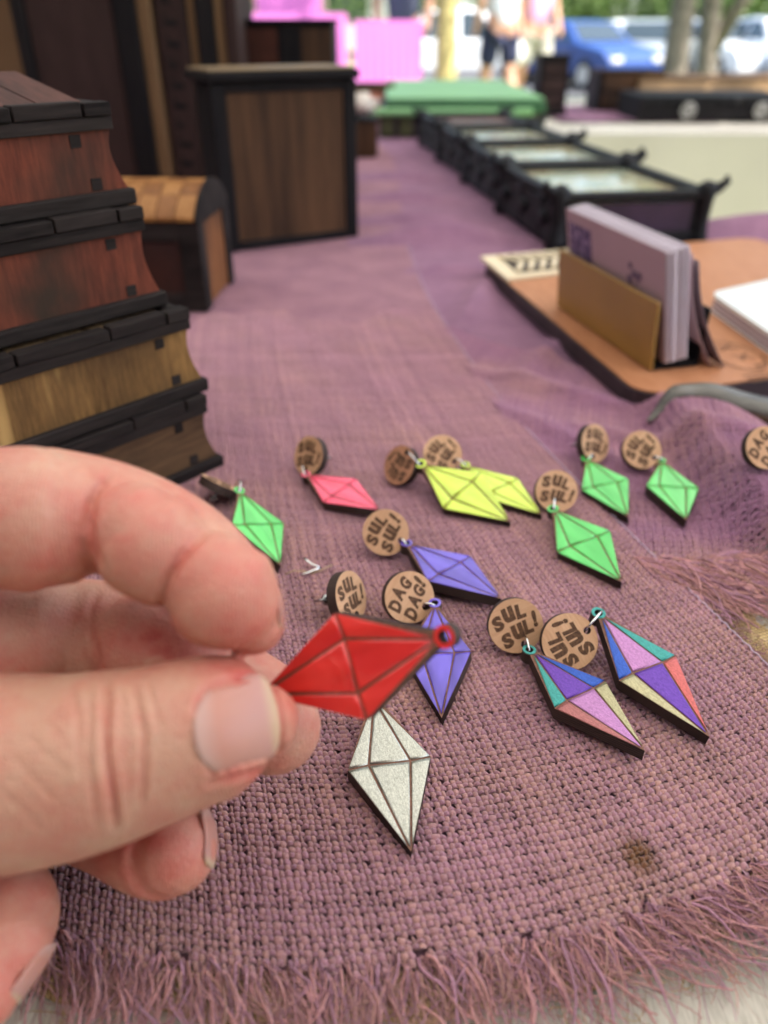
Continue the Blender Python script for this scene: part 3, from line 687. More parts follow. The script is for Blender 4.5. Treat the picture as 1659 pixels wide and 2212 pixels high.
cz = np.empty(len(me.vertices)*3, np.float32); me.vertices.foreach_get('co', cz); cz = cz.reshape(-1, 3); ho = bpy.data.objects.new('tmp', me); COL.objects.link(ho)
vw = cz-CAM; Zq = np.maximum(vw@FW, .01); xq = 829.5+1659*(vw@RT)/Zq; gshow = (xq > -90) & (((vw*1.0)@FW) > .03)
vg = ho.vertex_groups.new(name='g'); vg.add([int(i) for i in np.nonzero(~gshow)[0]], 1., 'REPLACE')
dm = ho.modifiers.new('d', 'DECIMATE'); dm.ratio = .42; dm.vertex_group = 'g'; dm.vertex_group_factor = 1.
dg = bpy.context.evaluated_depsgraph_get(); me = bpy.data.meshes.new_from_object(ho.evaluated_get(dg)); bpy.data.objects.remove(ho); me.name = 'hand_skin'
nv = len(me.vertices); co = np.empty(nv*3, np.float32); me.vertices.foreach_get('co', co); co = co.reshape(-1, 3).astype(float)
no = np.empty(nv*3, np.float32); me.vertex_normals.foreach_get('vector', no); no = no.reshape(-1, 3).astype(float)
vv = co-CAM; Zc = np.maximum(vv@FW, .02); sx = 829.5+1659*(vv@RT)/Zc; sy = 1106-1659*(vv@UP)/Zc
facing = np.clip(-(no*(vv/np.linalg.norm(vv, axis=1)[:, None])).sum(1), 0, 1)
def polyd(pl):
    """distance in the outline's own units, with position along the line"""
    best = np.full(nv, 1e9); tt = np.zeros(nv); n = len(pl)-1
    for i in range(n):
        a, b = np.array(pl[i], float), np.array(pl[i+1], float); d = b-a; L2 = d@d
        t_ = np.clip(((sx-a[0])*d[0]+(sy-a[1])*d[1])/L2, 0, 1); q = np.hypot(sx-a[0]-t_*d[0], sy-a[1]-t_*d[1])
        k = q < best; best[k] = q[k]; tt[k] = (i+t_[k])/n
    return best, tt
disp = np.zeros(nv); red = np.zeros(nv); dark = np.zeros(nv)
THUMB = lambda: (Zc < .1262)
CREASE = [  # line, width, depth mm, zmin, zmax, redness
 ([(228, 1470), (231, 1520), (228, 1580), (232, 1650), (246, 1733), (250, 1795)], 8, .85, .10, .1262, .8),
 ([(150, 1480), (168, 1540), (172, 1620), (180, 1700)], 10, .24, .10, .1262, .25),
 ([(190, 1505), (196, 1560), (190, 1640), (200, 1720), (205, 1790)], 7, .28, .10, .1262, .25),
 ([(290, 1480), (300, 1540), (311, 1590), (308, 1690), (305, 1745)], 7, .42, .10, .1262, .45),
 ([(318, 1475), (335, 1530), (345, 1570)], 6, .22, .10, .1262, .2),
 ([(60, 1590), (110, 1640), (150, 1670)], 8, .09, .10, .1262, .1), ([(20, 1630), (80, 1690), (130, 1740)], 8, .09, .10, .1262, .1),
 ([(-10, 1700), (50, 1750), (90, 1790)], 8, .09, .10, .1262, .1), ([(95, 1560), (140, 1600), (165, 1650)], 7, .09, .10, .1262, .1),
 ([(238, 1026), (214, 1050), (198, 1085), (192, 1125), (200, 1180), (218, 1225)], 9, .6, .10, .140, .45),
 ([(447, 1150), (415, 1175), (385, 1210), (362, 1250), (352, 1290), (356, 1325)], 9, .6, .10, .140, .45),
 ([(214, 1275), (196, 1310), (194, 1360), (210, 1420), (212, 1460)], 8, .4, .135, .160, .35),
 ([(182, 1330), (176, 1380), (184, 1440)], 6, .25, .135, .160, .25),
 ([(424, 1535), (432, 1500), (450, 1482), (500, 1468), (560, 1460), (592, 1486), (606, 1530), (609, 1575), (603, 1625), (585, 1655), (535, 1672), (450, 1692)], 7, .5, .10, .1262, .7),
]
for pl, w_, dep, z0, z1, rd in CREASE:
    d, tt = polyd(pl); g = np.exp(-(d/w_)**2)*(Zc > z0)*(Zc < z1)*sstep(.05, .35, facing)
    taper = np.clip(np.minimum(tt, 1-tt)*7+.15, 0, 1) if len(pl) < 9 else 1.
    disp -= dep*1e-3*g*taper; disp += dep*.33e-3*np.exp(-((d-w_*2.1)/(w_*1.2))**2)*(Zc > z0)*(Zc < z1)*sstep(.05, .35, facing)*taper
    red += .62*rd*np.exp(-(d/(w_*1.25))**2)*sstep(.0, .3, facing)*(Zc > z0)*(Zc < z1)*taper
# nail bed pressed in a little
nail_poly = [(430, 1526), (448, 1490), (500, 1479), (556, 1472), (586, 1500), (596, 1550), (594, 1598), (580, 1636), (534, 1656), (450, 1677), (436, 1620)]
def inside(poly):
    r = np.zeros(nv, bool); n = len(poly)
    for i in range(n):
        x1, y1 = poly[i]; x2, y2 = poly[(i+1) % n]
        c_ = ((y1 > sy) != (y2 > sy)) & (sx < (x2-x1)*(sy-y1)/((y2-y1) if y2 != y1 else 1e-9)+x1); r ^= c_
    return r
nb = inside(nail_poly) & (Zc < .1262) & (facing > .1)
disp[nb] -= .0009
co2 = co+no*disp[:, None]
me.vertices.foreach_set('co', co2.astype(np.float32).ravel())
# tone of the skin: redder pads, tips and knuckles, paler stretched skin
def blob(x, y, r, z0=.1, z1=.2): return np.exp(-((sx-x)**2+(sy-y)**2)/(r*r))*(Zc > z0)*(Zc < z1)
ton = .36*blob(490, 1320, 130)+.28*blob(300, 1140, 130, .1, .135)+.25*blob(600, 1560, 90, .127, .2)+.3*blob(635, 1540, 50, .1, .127)+.40*blob(350, 1870, 150, .127, .2)+.42*blob(0, 2120, 120)+.35*blob(60, 1180, 110, .1, .14)+.45*blob(330, 1380, 100, .135, .2)+.35*blob(545, 1450, 70, .1, .127)+.35*blob(540, 1680, 70, .1, .127)
pale = .6*blob(140, 1560, 150, .1, .127)+.5*blob(330, 1600, 90, .1, .127)
tone = np.clip(.30+ton+.55*red-pale*.4, 0, 1.6)
ca = me.color_attributes.new('tone', 'FLOAT_COLOR', 'POINT'); cc = np.ones((nv, 4), np.float32); cc[:, 0] = tone; cc[:, 1] = np.clip(red, 0, 1); cc[:, 2] = (Zc < .1262)*1.; ca.data.foreach_set('color', cc.ravel())
m, t, b = newmat('skin'); at = nd(t, 'ShaderNodeAttribute', attribute_name='tone'); sp = nd(t, 'ShaderNodeSeparateColor'); t.links.new(at.outputs['Color'], sp.inputs[0])
tc = nd(t, 'ShaderNodeTexCoord'); n = nd(t, 'ShaderNodeTexNoise', i_Scale=140., i_Detail=4.); t.links.new(tc.outputs['Object'], n.inputs['Vector'])
ad = nd(t, 'ShaderNodeMath', operation='MULTIPLY_ADD'); ad.inputs[1].default_value = 1.3; t.links.new(n.outputs[0], ad.inputs[0])
nm = nd(t, 'ShaderNodeTexNoise', i_Scale=650., i_Detail=3.); t.links.new(tc.outputs['Object'], nm.inputs['Vector']); t.links.remove(ad.inputs[0].links[0])
am = nd(t, 'ShaderNodeMath', operation='MULTIPLY_ADD'); am.inputs[1].default_value = .35; t.links.new(nm.outputs[0], am.inputs[0]); t.links.new(n.outputs[0], am.inputs[2])
a3 = nd(t, 'ShaderNodeMath', operation='SUBTRACT'); a3.inputs[1].default_value = .175; t.links.new(am.outputs[0], a3.inputs[0]); t.links.new(a3.outputs[0], ad.inputs[0])
sb = nd(t, 'ShaderNodeMath', operation='SUBTRACT'); sb.inputs[1].default_value = .65; t.links.new(sp.outputs[0], sb.inputs[0]); t.links.new(sb.outputs[0], ad.inputs[2])
c = ramp(t, ad.outputs[0], [(.0, (.58, .32, .22)), (.35, (.57, .255, .18)), (.75, (.56, .175, .13)), (1., (.48, .095, .07))])
t.links.new(c, b.inputs['Base Color']); b.inputs['Roughness'].default_value = .46; b.inputs['Specular IOR Level'].default_value = .4
b.inputs['Subsurface Weight'].default_value = .22; b.inputs['Subsurface Radius'].default_value = (1., .32, .18); b.inputs['Subsurface Scale'].default_value = .0022
wv = nd(t, 'ShaderNodeTexWave', i_Scale=620., i_Distortion=3.5, i_Detail=1.); wv.inputs['Detail Scale'].default_value = .25; t.links.new(tc.outputs['Object'], wv.inputs['Vector'])
n2 = nd(t, 'ShaderNodeTexNoise', i_Scale=1500., i_Detail=3.); t.links.new(tc.outputs['Object'], n2.inputs['Vector'])
vo = nd(t, 'ShaderNodeTexVoronoi', i_Scale=1150.); vo.feature = 'DISTANCE_TO_EDGE'; t.links.new(tc.outputs['Object'], vo.inputs['Vector'])
vr = ramp(t, vo.outputs['Distance'], [(.0, (0, 0, 0)), (.25, (1, 1, 1))])
mh = mixc(t, .5, mixc(t, .45, wv.outputs[0], n2.outputs[0]), vr); bump(t, b, mh, .8, .0002); M['skin'] = m
me.materials.clear(); me.materials.append(m); me.polygons.foreach_set('material_index', np.zeros(len(me.polygons), np.int32)); me.polygons.foreach_set('use_smooth', np.ones(len(me.polygons), bool)); me.update()
PERS = empty('person', (-.17, .045, .05), "person's hand from the left pinching the red pendant, dark sleeve beyond the frame", 'person')
HAND = link('hand', me, PERS, Matrix.Translation(-PERS.location))
bvh = BVHTree.FromPolygons([V(p) for p in co2], [tuple(p.vertices) for p in me.polygons])
m, t, b = newmat('nail'); at = nd(t, 'ShaderNodeAttribute', attribute_name='st'); sp = nd(t, 'ShaderNodeSeparateXYZ'); t.links.new(at.outputs['Vector'], sp.inputs[0])
c = ramp(t, sp.outputs[0], [(.0, (.53, .33, .28)), (.12, (.52, .31, .26)), (.30, (.50, .235, .18)), (.84, (.48, .25, .21)), (.93, (.52, .34, .23)), (1., (.56, .41, .27))])
t.links.new(c, b.inputs['Base Color']); b.inputs['Specular IOR Level'].default_value = .3; b.inputs['Roughness'].default_value = .33; b.inputs['Subsurface Weight'].default_value = .15; b.inputs['Subsurface Scale'].default_value = .001
M['nail'] = m
def nail(c, axis, nrm, length, width, lift=.0003, over=0., sag=.0):
    axis = axis/np.linalg.norm(axis); nrm = nrm-axis*(nrm@axis); nrm /= np.linalg.norm(nrm); side = np.cross(axis, nrm); N, K = 24, 19
    smp = []
    for s_ in np.linspace(-.55, .5, 12):
        for u in np.linspace(-.5, .5, 11):
            p = c+axis*s_*length+side*u*width; h = bvh.ray_cast(V(p+nrm*.02), V(-nrm), .035)[0]
            if h is not None: smp.append((s_, u, (np.array(h)-p)@nrm))
    smp = np.array(smp); med = np.median(smp[:, 2]); smp = smp[np.abs(smp[:, 2]-med) < .0035]
    A = np.stack([np.ones(len(smp)), smp[:, 0], smp[:, 1], smp[:, 0]**2, smp[:, 1]**2], -1); k_, *_ = np.linalg.lstsq(A, smp[:, 2], rcond=None)
    v = []; st = []
    for i in range(N):
        s_ = i/(N-1)-.5
        for k in range(K):
            u = (k/(K-1)-.5)
            cut = 1-.30*max(0, -s_*2)**3.5-.26*max(0, s_*2)**4.5
            ss = s_-(.16*(2*u)**2*.5*(1 if s_ > 0 else -1)*abs(2*s_)**2)
            uu = u*cut
            h = k_@np.array([1, ss, uu, ss*ss, uu*uu]); v.append(c+axis*ss*length+side*uu*width+nrm*(h+lift+.00025+over*max(0, s_*2)**3-sag*(2*u)**4)); st.append((i/(N-1), u, 0))
    v = np.array(v); idx = np.arange(N*K).reshape(N, K); F = np.stack([idx[:-1, :-1], idx[1:, :-1], idx[1:, 1:], idx[:-1, 1:]], -1).reshape(-1, 4)
    th = v-nrm*.0005; F2 = F[:, ::-1]+N*K; rim = []
    loop = list(idx[0, :])+list(idx[1:, -1])+list(idx[-1, -2::-1])+list(idx[-2:0:-1, 0])
    for i in range(len(loop)): a, b2 = loop[i], loop[(i+1) % len(loop)]; rim.append((a, b2, b2+N*K, a+N*K))
    mn = npmesh('fingernail', np.vstack([v, th]), np.vstack([F, F2, np.array(rim)]), [M['nail']], True)
    a_ = mn.attributes.new('st', 'FLOAT_VECTOR', 'POINT'); a_.data.foreach_set('vector', np.array(st+st, np.float32).ravel())
    return link('fingernail', mn, HAND)
tag(nail(pZ(512, 1572, .115), pZ(560, 1561, .1155)-pZ(440, 1586, .1150), -FW+UP*.04, .0117, .0136, .0004, 0, .0010), 'broad thumbnail facing the lens')
nail(pZ(584, 1318, .127), pZ(600, 1365, .127)-pZ(545, 1270, .1275), RT*.88+UP*.45-FW*.06, .0080, .0066, -.0001)
nail(pZ(440, 1815, .139), pZ(450, 1860, .137)-pZ(405, 1770, .140), RT*.74+UP*.22+FW*.52, .0100, .0100, .0002)
nail(pZ(40, 2100, .126), pZ(5, 2160, .1225)-pZ(35, 2040, .127), RT*.80-UP*.1+FW*.5, .009, .0095, .0002)

# the held pendant
T = pZ(967, 1373, .1235); B = pZ(574, 1496, .1370)
root = empty('pendant', T, 'glossy red kite pendant held between thumb and finger, its loop empty', 'pendant')
c1, c2 = pZ(728, 1342, .1315), pZ(795, 1562, .1285)
acr = (c2-c1); d = B-T; kn = np.cross(acr, d); kn /= np.linalg.norm(kn)
if kn@FW > 0: kn = -kn
make_kite(root, root, kite_matrix(T, B, 0, 1.10, kn), ['red']*7)

# ------------------------------------------------------------------ stack of little chests
M['dark1'] = wood('charred_lath', (.008, .006, .006), (.040, .031, .028), 90, 0, .8, stretch=.07, spec=.12)
M['redwood'] = wood('red_stained_board', (.055, .015, .010), (.23, .058, .030), 55, 2, .72, stain=(.04, .024, .016), streak=(.40, .11, .045), stretch=.14)
M['goldwood'] = wood('golden_board', (.10, .05, .016), (.34, .185, .062), 55, 2, .72, stain=(.06, .032, .015), streak=(.60, .38, .14), stretch=.14)
M['brownwood'] = wood('brown_board', (.05, .026, .014), (.135, .076, .037), 55, 0, .72, stain=(.04, .024, .014), stretch=.14)
M['lidred'] = wood('lid_red', (.035, .015, .012), (.11, .042, .03), 60, 1, .72, stretch=.1)
M['lidgold'] = wood('lid_gold', (.12, .07, .03), (.30, .19, .09), 60, 1, .72, stretch=.1)
FD = np.array([math.cos(math.radians(48)), math.sin(math.radians(48))]); GD = np.array([-FD[1], FD[0]])
def chest(corner, z0, H, body, lid, label, slats=True, w_=.120, dp=.088, band=.0049, rim=.0080, roof=0.):
    root = empty('wooden_chest', (corner[0], corner[1], z0), label, 'wooden box', 'small chests in the stack', math.radians(48))
    # local: x along the front (0 at the right corner, negative to the left), y into the depth
    def P(name, mb, mat, par=None): return mb.obj(name, mat, par if par else root)
    fl = .0042
    MBb = MB(); MBb.box(-w_, .0000, 0, dp, 0, band, .0006); P('base_band', MBb, M['dark1'])
    # front and back boards with waisted sides
    zb, zt = band, H-rim
    prof = [(zb+(zt-zb)*i/14) for i in range(15)]
    def off(z):
        q = (z-zb)/(zt-zb); return -.0016-fl*(math.sin(min(1, q/.72)*math.pi/2))+ (.0010*max(0, (q-.72)/.28)**2)
    poly = [(off(z), z) for z in prof]+[(-w_-off(z), z) for z in prof[::-1]]
    def board(y0, y1, name):
        mb = MB(); n = len(poly)
        mb.add([(x, y0, z) for x, z in poly]+[(x, y1, z) for x, z in poly], [tuple(range(n)), tuple(range(n, 2*n))[::-1]]+[(i, n+i, n+(i+1) % n, (i+1) % n) for i in range(n)])
        return P(name, mb, body)
    board(.0022, .0052, 'front_board'); board(dp-.0052, dp-.0022, 'back_board')
    for sgn in (0, 1):                                  # bent side panels
        mb = MB(); v = []; f = []
        for z in prof:
            o_ = off(z)-.0008; x = o_ if sgn == 0 else -w_-o_
            x2 = x-.0025 if sgn == 0 else x+.0025
            v += [(x, .0052, z), (x, dp-.0052, z), (x2, dp-.0052, z), (x2, .0052, z)]
        for i in range(14):
            for k in range(4): f.append((4*i+k, 4*i+(k+1) % 4, 4*i+4+(k+1) % 4, 4*i+4+k))
        mb.add(v, f, True); P('side_panel', mb, body)
    # square tenons through the front
    for x in (-.0135, -w_+.0135):
        for z in (zt-.0026, zb+.0023):
            ox = -.0035 if z > zb+.01 else .001
            mb = MB(); mb.box((x+ox if x > -.05 else x-ox)-.0018, (x+ox if x > -.05 else x-ox)+.0018, .00195, .0023, z-.0018, z+.0018); P('tenon', mb, M['dark1'])
    # lid: two laths round the rim (lower one whole, upper one in lengths) and planks on top
    mb = MB(); mb.box(-w_-.0018+.0060, .0018-.0060, .0006, dp-.0006, H-rim, H-rim*.52, .00028); P('rim_lath', mb, M['dark1'])
    cuts = [.0012-.0055, -.0085-.0055, -.036, -.068, -.094, -w_+.0055]
    for i in range(len(cuts)-1):
        mb = MB(); mb.box(cuts[i+1]+.0005, cuts[i]-.0002, -.0004+.0003*(i % 2), .0050, H-rim*.50, H-.0002+.0004*(i % 2), .00028); P('rim_lath', mb, M['dark1'])
        mb = MB(); mb.box(cuts[i+1]+.0005, cuts[i]-.0002, dp-.0050, dp+.0004, H-rim*.50, H-.0002+.0004*(i % 2), .00028); P('rim_lath', mb, M['dark1'])
    for x0, x1 in ((-.0105, -.0053), (-w_+.0053, -w_+.0105)):
        mb = MB(); mb.box(x0, x1, .0052, dp-.0052, H-rim*.50, H-.0003, .0006); P('rim_lath', mb, M['dark1'])
    npl = 7; x0, x1 = -w_+.0107, -.0107; pw = (x1-x0)/npl
    for i in range(npl):
        mb = MB()
        if roof > 0:                                     # the top chest's planks rise to a low ridge
            for a, b2, za, zb2 in ((.0052, dp*.5, 0, roof), (dp*.5, dp-.0052, roof, 0)):
                xa, xb = x0+i*pw+.0003, x0+(i+1)*pw-.0003; t_ = .0018
                n0 = len(mb.v)
                mb.add([(xa, a, H-.002+za), (xb, a, H-.002+za), (xb, b2, H-.002+zb2), (xa, b2, H-.002+zb2), (xa, a, H-.002+za+t_), (xb, a, H-.002+za+t_), (xb, b2, H-.002+zb2+t_), (xa, b2, H-.002+zb2+t_)],
                    [(0, 3, 2, 1), (4, 5, 6, 7), (0, 1, 5, 4), (1, 2, 6, 5), (2, 3, 7, 6), (3, 0, 4, 7)])
        else: mb.box(x0+i*pw+.0003, x0+(i+1)*pw-.0003, .0054, dp-.0054, H-.0040, H-.0018+.0003*(i % 2), .0003)
        P('plank', mb, lid)
    return root
for cx, cy, z0, H, bo, li, lab, rf in (
    ((487, 1012, 0), None, .0012, .0328, 'brownwood', 'lidgold', 'plain brown wooden chest at the bottom of the stack', 0),
    ((-.0660, .2712), None, .034, .0328, 'goldwood', 'lidgold', 'golden brown streaked wooden chest, second from the bottom of the stack', 0),
    ((-.0765, .2708), None, .0668, .0340, 'redwood', 'lidred', 'dark red wooden chest, second from the top of the stack', 0),
    ((-.0815, .2704), None, .1008, .0305, 'redwood', 'lidred', 'red stained wooden chest with a low ridged lid on top of the stack', .007)):
    c0 = pz(*cx[:2]) if len(cx) == 3 else np.array([*cx, 0])
    chest((c0[0], c0[1]), z0, H, M[bo], M[li], lab, roof=rf)

# slatted-lid chest behind the stack
M['slat'] = wood('honey_slat', (.24, .10, .030), (.42, .20, .065), 60, 1, .45, stretch=.12)
M['slat2'] = wood('amber_slat', (.16, .06, .018), (.29, .125, .042), 60, 1, .45, stretch=.12)
M['chestfront'] = wood('mottled_chest', (.02, .008, .006), (.085, .026, .016), 40, 2, .72, stain=(.03, .014, .012), stretch=.4)
M['chestside'] = wood('orange_chest', (.12, .042, .014), (.27, .11, .04), 40, 2, .72, stain=(.05, .025, .016), stretch=.3)
p0 = pz(446, 676)
root = empty('treasure_chest', (p0[0], p0[1], 0), 'small orange chest with slatted arched lid, behind the stack of chests', 'wooden box', None, math.radians(-4))
W_, D_ = .092, .066; sl_ = math.radians(100)
MB().box(-W_, -.0015, 0, .004, .0015, .052, .0008).obj('front_board', M['chestfront'], root)
MB().box(-.0045, 0, .0042, D_, .0015, .052, .0008).obj('side_panel', M['chestside'], root)
MB().box(-W_, -W_+.004, .0042, D_, .0015, .052, .0008).obj('side_panel', M['chestside'], root)
MB().box(-W_, -.0015, D_+.0002, D_+.004, .0015, .052, .0008).obj('back_board', M['chestfront'], root)
for x0, x1, y0, y1 in ((-.011, .0012, -.0012, -.0002), (-W_-.001, -W_+.01, -.0012, -.0002)): MB().box(x0, x1, y0, y1, .0012, .0532).obj('corner_post', M['dark1'], root)
MB().box(.0003, .0015, .0, .011, .0012, .0532).obj('corner_post', M['dark1'], root)
MB().box(.0003, .0015, D_-.008, D_+.004, .0012, .0532).obj('corner_post', M['dark1'], root)
MB().box(-W_+.011, -.0115, -.0012, -.0002, .0013, .012).obj('rail', M['dark1'], root); MB().box(-W_+.011, -.0115, -.0012, -.0002, .043, .0532).obj('rail', M['dark1'], root)
def lidz(y): return .054+.016*math.sin(math.pi*min(1, max(0, (y+.002)/(D_+.006))))**.8
ns = 8
for i in range(ns):                                   # slats run front to back over the arch, two rows of tint
    for j in range(5):
        xa = -W_+(W_)*i/ns+.0003; xb = -W_+(W_)*(i+1)/ns-.0003; ya = -.002+(D_+.006)*j/5+.0002; yb = -.002+(D_+.006)*(j+1)/5-.0002
        mb = MB(); k = 4; v = []
        for a in range(k+1):
            y = ya+(yb-ya)*a/k; z = lidz(y); v += [(xa, y, z), (xb, y, z), (xb, y, z+.0022), (xa, y, z+.0022)]
        f = [(0, 1, 2, 3), (4*k+3, 4*k+2, 4*k+1, 4*k)]
        for a in range(k):
            for q in range(4): f.append((4*a+q, 4*a+4+q, 4*a+4+(q+1) % 4, 4*a+(q+1) % 4))
        mb.add(v, f); mb.obj('slat', M['slat'] if (i+j) % 2 else M['slat2'], root)
mb = MB(); v = [(0., -.002+(D_+.006)*a/12, .0523) for a in range(13)]+[(0., -.002+(D_+.006)*a/12, lidz(-.002+(D_+.006)*a/12)+.003) for a in range(12, -1, -1)]
for xx, nm in ((.0, 'lid_end'), (-W_-.0022, 'lid_end')):
    n = len(v); q = MB(); q.add([(xx+.0003, y, z) for _, y, z in v]+[(xx+.0022, y, z) for _, y, z in v], [tuple(range(n)), tuple(range(n, 2*n))[::-1]]+[(i, n+i, n+(i+1) % n, (i+1) % n) for i in range(n)]); q.obj(nm, M['dark1'], root)

# tall box with framed panel
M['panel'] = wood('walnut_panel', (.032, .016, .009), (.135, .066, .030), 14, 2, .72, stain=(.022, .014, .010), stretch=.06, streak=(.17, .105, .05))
M['frame'] = wood('black_frame', (.005, .0045, .006), (.016, .013, .013), 40, 2, .7, stretch=.1, spec=.14)
M['toplid'] = wood('pale_lid', (.16, .11, .06), (.27, .19, .11), 40, 0, .5, stretch=.1)
a, b2 = pz(500, 548), pz(775, 515); rz = math.atan2(b2[1]-a[1], b2[0]-a[0]); Wb = float(np.linalg.norm(b2-a)); Hb = .1225; Db = .052
root = empty('tall_wooden_box', (a[0], a[1], 0), 'tall dark framed wooden box with walnut panel and pale lid edge', 'wooden box', None, rz)
MB().box(.001, Wb-.001, .004, Db, .002, Hb-.004).obj('body', M['frame'], root)
MB().box(.0085, Wb-.011, .0015, .0038, .008, Hb-.012).obj('front_panel', M['panel'], root)
for x0, x1 in ((0, .0080), (Wb-.0105, Wb)): MB().box(x0, x1, 0, .0039, .0015, Hb-.005, .0008).obj('frame_post', M['frame'], root)
for x0, x1 in ((-.0045, .0055),): MB().box(x0, x1, -.003, -.0002, .0015, Hb-.006, .001).obj('corner_moulding', M['frame'], root)
MB().box(.0081, Wb-.0106, 0, .0039, .0015, .0078, .0006).obj('frame_rail', M['frame'], root); MB().box(.0081, Wb-.0106, 0, .0039, Hb-.0118, Hb-.005, .0006).obj('frame_rail', M['frame'], root)
MB().box(-.006, Wb+.001, -.005, Db+.003, Hb-.0045, Hb+.0015, .001).obj('lid_edge', M['frame'], root)
MB().box(-.004, Wb-.001, -.002, Db+.001, Hb+.0016, Hb+.0034, .0006).obj('lid_plate', M['toplid'], root)
# box behind it
root = empty('wooden_box', (-.155, .87, 0), 'brown box with dark middle and lighter right panel, behind the tall box', 'wooden box')
MB().box(0, .105, .002, .09, 0, .155).obj('body', M['frame'], root)
MB().box(.001, .052, 0, .0018, .004, .150).obj('front_panel', M['chestfront'], root)
MB().box(.0535, .0745, -.0006, .0018, .002, .153).obj('frame_post', M['frame'], root)
MB().box(.0755, .104, 0, .0018, .004, .150).obj('front_panel', M['panel'], root)
MB().box(-.002, .107, -.002, .092, .1552, .1575).obj('lid_plate', M['frame'], root)
# two tall book-shaped boxes
M['cover'] = wood('oxblood_cover', (.022, .011, .010), (.045, .024, .021), 12, 2, .72, stretch=.3)
M['edge'] = wood('tan_edge', (.11, .06, .028), (.21, .125, .062), 30, 2, .6, stretch=.06)
M['kraft'] = wood('tan_board', (.17, .10, .05), (.25, .155, .082), 9, 2, .6, stretch=.15)
def bookbox(x0, y0, rz, wc, label, lay, dpt=.12, h=.46):
    root = empty('book_box', (x0, y0, 0), label, 'wooden box', 'tall book-shaped boxes', rz); x = 0
    for nm, ww, mt, pr in lay:
        o = MB().box(x, x+ww-.0006, -pr, dpt, .0015, h-.004*pr*100, .0012).obj(nm, M[mt], root)
        if nm == 'spine':                                 # engraved ladder of marks
            for k in range(26):
                zz = .02+k*.0165
                mk = MB(); mk.box(x+ww*.28, x+ww*.28+ww*.4*(1 if k % 3 else .6), -pr-.0006, -pr-.0001, zz, zz+.0045); mk.box(x+ww*.28, x+ww*.36, -pr-.0006, -pr-.0001, zz+.005, zz+.010)
                mk.obj('engraved_mark', M['frame'], o)
        x += ww
    return root
bookbox(-.325, .80, .03, 0, 'tall oxblood book-shaped box left of the engraved one', [('cover_board', .012, 'frame', .004), ('cover_panel', .076, 'cover', .001), ('cover_board', .020, 'frame', .004), ('page_edge', .0125, 'edge', 0.)])
bookbox(-.2035, .815, .03, 0, 'tall book-shaped box with engraved spine beside the tall framed box', [('spine', .0275, 'cover', .004), ('page_edge', .008, 'edge', 0.), ('cover_board', .016, 'frame', .004), ('page_edge', .0095, 'edge', 0.), ('cover_board', .012, 'cover', .003)])
root = empty('tan_board', (-.52, .86, 0), 'plain tan board standing behind the stack of chests', 'board')
MB().box(0, .190, 0, .008, 0, .5, .001).obj('board', M['kraft'], root)
MB().box(-.03, .055, -.012, -.002, .17, .33, .001).obj('dark_plaque', M['frame'], root)
# little box with crumpled paper right of the tall box
q = pz(768, 343); root = empty('small_box', (q[0], q[1], 0), 'tiny dark brown box with crumpled pale paper on top, beyond the tall box', 'wooden box')
MB().box(-.018, .030, 0, .05, .001, .044, .001).obj('box_body', M['panel'], root)
MB().box(-.019, .031, -.001, .051, .0443, .048, .001).obj('lid_edge', M['frame'], root)
q = pz(768, 343); mb = MB(); mb.ball((.008, .02, .062), (.020, .018, .013), 18, 14)
mb.v = [(x*(1+.25*math.sin(x*700+z*300)), y*(1+.25*math.sin(y*600+x*500)), z+.003*math.sin(x*900)*math.sin(y*800)) for x, y, z in mb.v]
o = mb.obj('crumpled_paper', plain('paper', (.70, .62, .54), .7, scale=90), None); o.location = V((q[0], q[1], .002)); tag(o, 'crumpled pale paper lying on the tiny dark box', 'paper')
q = pY(788, 212, 1.62); mb = MB(); mb.box(-.036, .036, 0, .05, .0, .052, .006)
root = empty('coral_box', (q[0], 1.62, 0), 'small coral pink box with a brown lid left of the green crate', 'box')
MB().box(-.036, .036, 0, .05, .001, .050, .003).obj('box_body', plain('coral', (.75, .30, .20), .6), root); MB().box(-.034, .056, -.002, .055, .0505, .064, .002).obj('lid', M['panel'], root)

# ------------------------------------------------------------------ dark trays with glazed tops
m, t, b = newmat('map_under_glass'); tc = nd(t, 'ShaderNodeTexCoord'); n = nd(t, 'ShaderNodeTexNoise', i_Scale=22., i_Detail=3.); oi = nd(t, 'ShaderNodeObjectInfo')
ad = nd(t, 'ShaderNodeVectorMath', operation='ADD'); t.links.new(tc.outputs['Object'], ad.inputs[0]); t.links.new(oi.outputs['Random'], ad.inputs[1]); t.links.new(ad.outputs[0], n.inputs['Vector'])
t.links.new(ramp(t, n.outputs[0], [(.30, (.34, .46, .38)), (.45, (.62, .62, .42)), (.58, (.66, .54, .30)), (.68, (.50, .60, .52))]), b.inputs['Base Color'])  # pale yellow-green also carries the sky's reflection, put into the colour
b.inputs['Roughness'].default_value = .25; b.inputs['Coat Weight'].default_value = 1.; b.inputs['Coat Roughness'].default_value = .1; M['map'] = m
m, t, b = newmat('rose_panel'); b.inputs['Base Color'].default_value = (.34, .20, .17, 1); b.inputs['Roughness'].default_value = .3; b.inputs['Coat Weight'].default_value = .8; M['rosep'] = m
M['black'] = plain('black_lacquer', (.010, .010, .012), .55, noise=.4, scale=60, bs=.2, coat=0, spec=.22)
M['plumside'] = plain('plum_side', (.035, .014, .038), .6, noise=.3, scale=50)
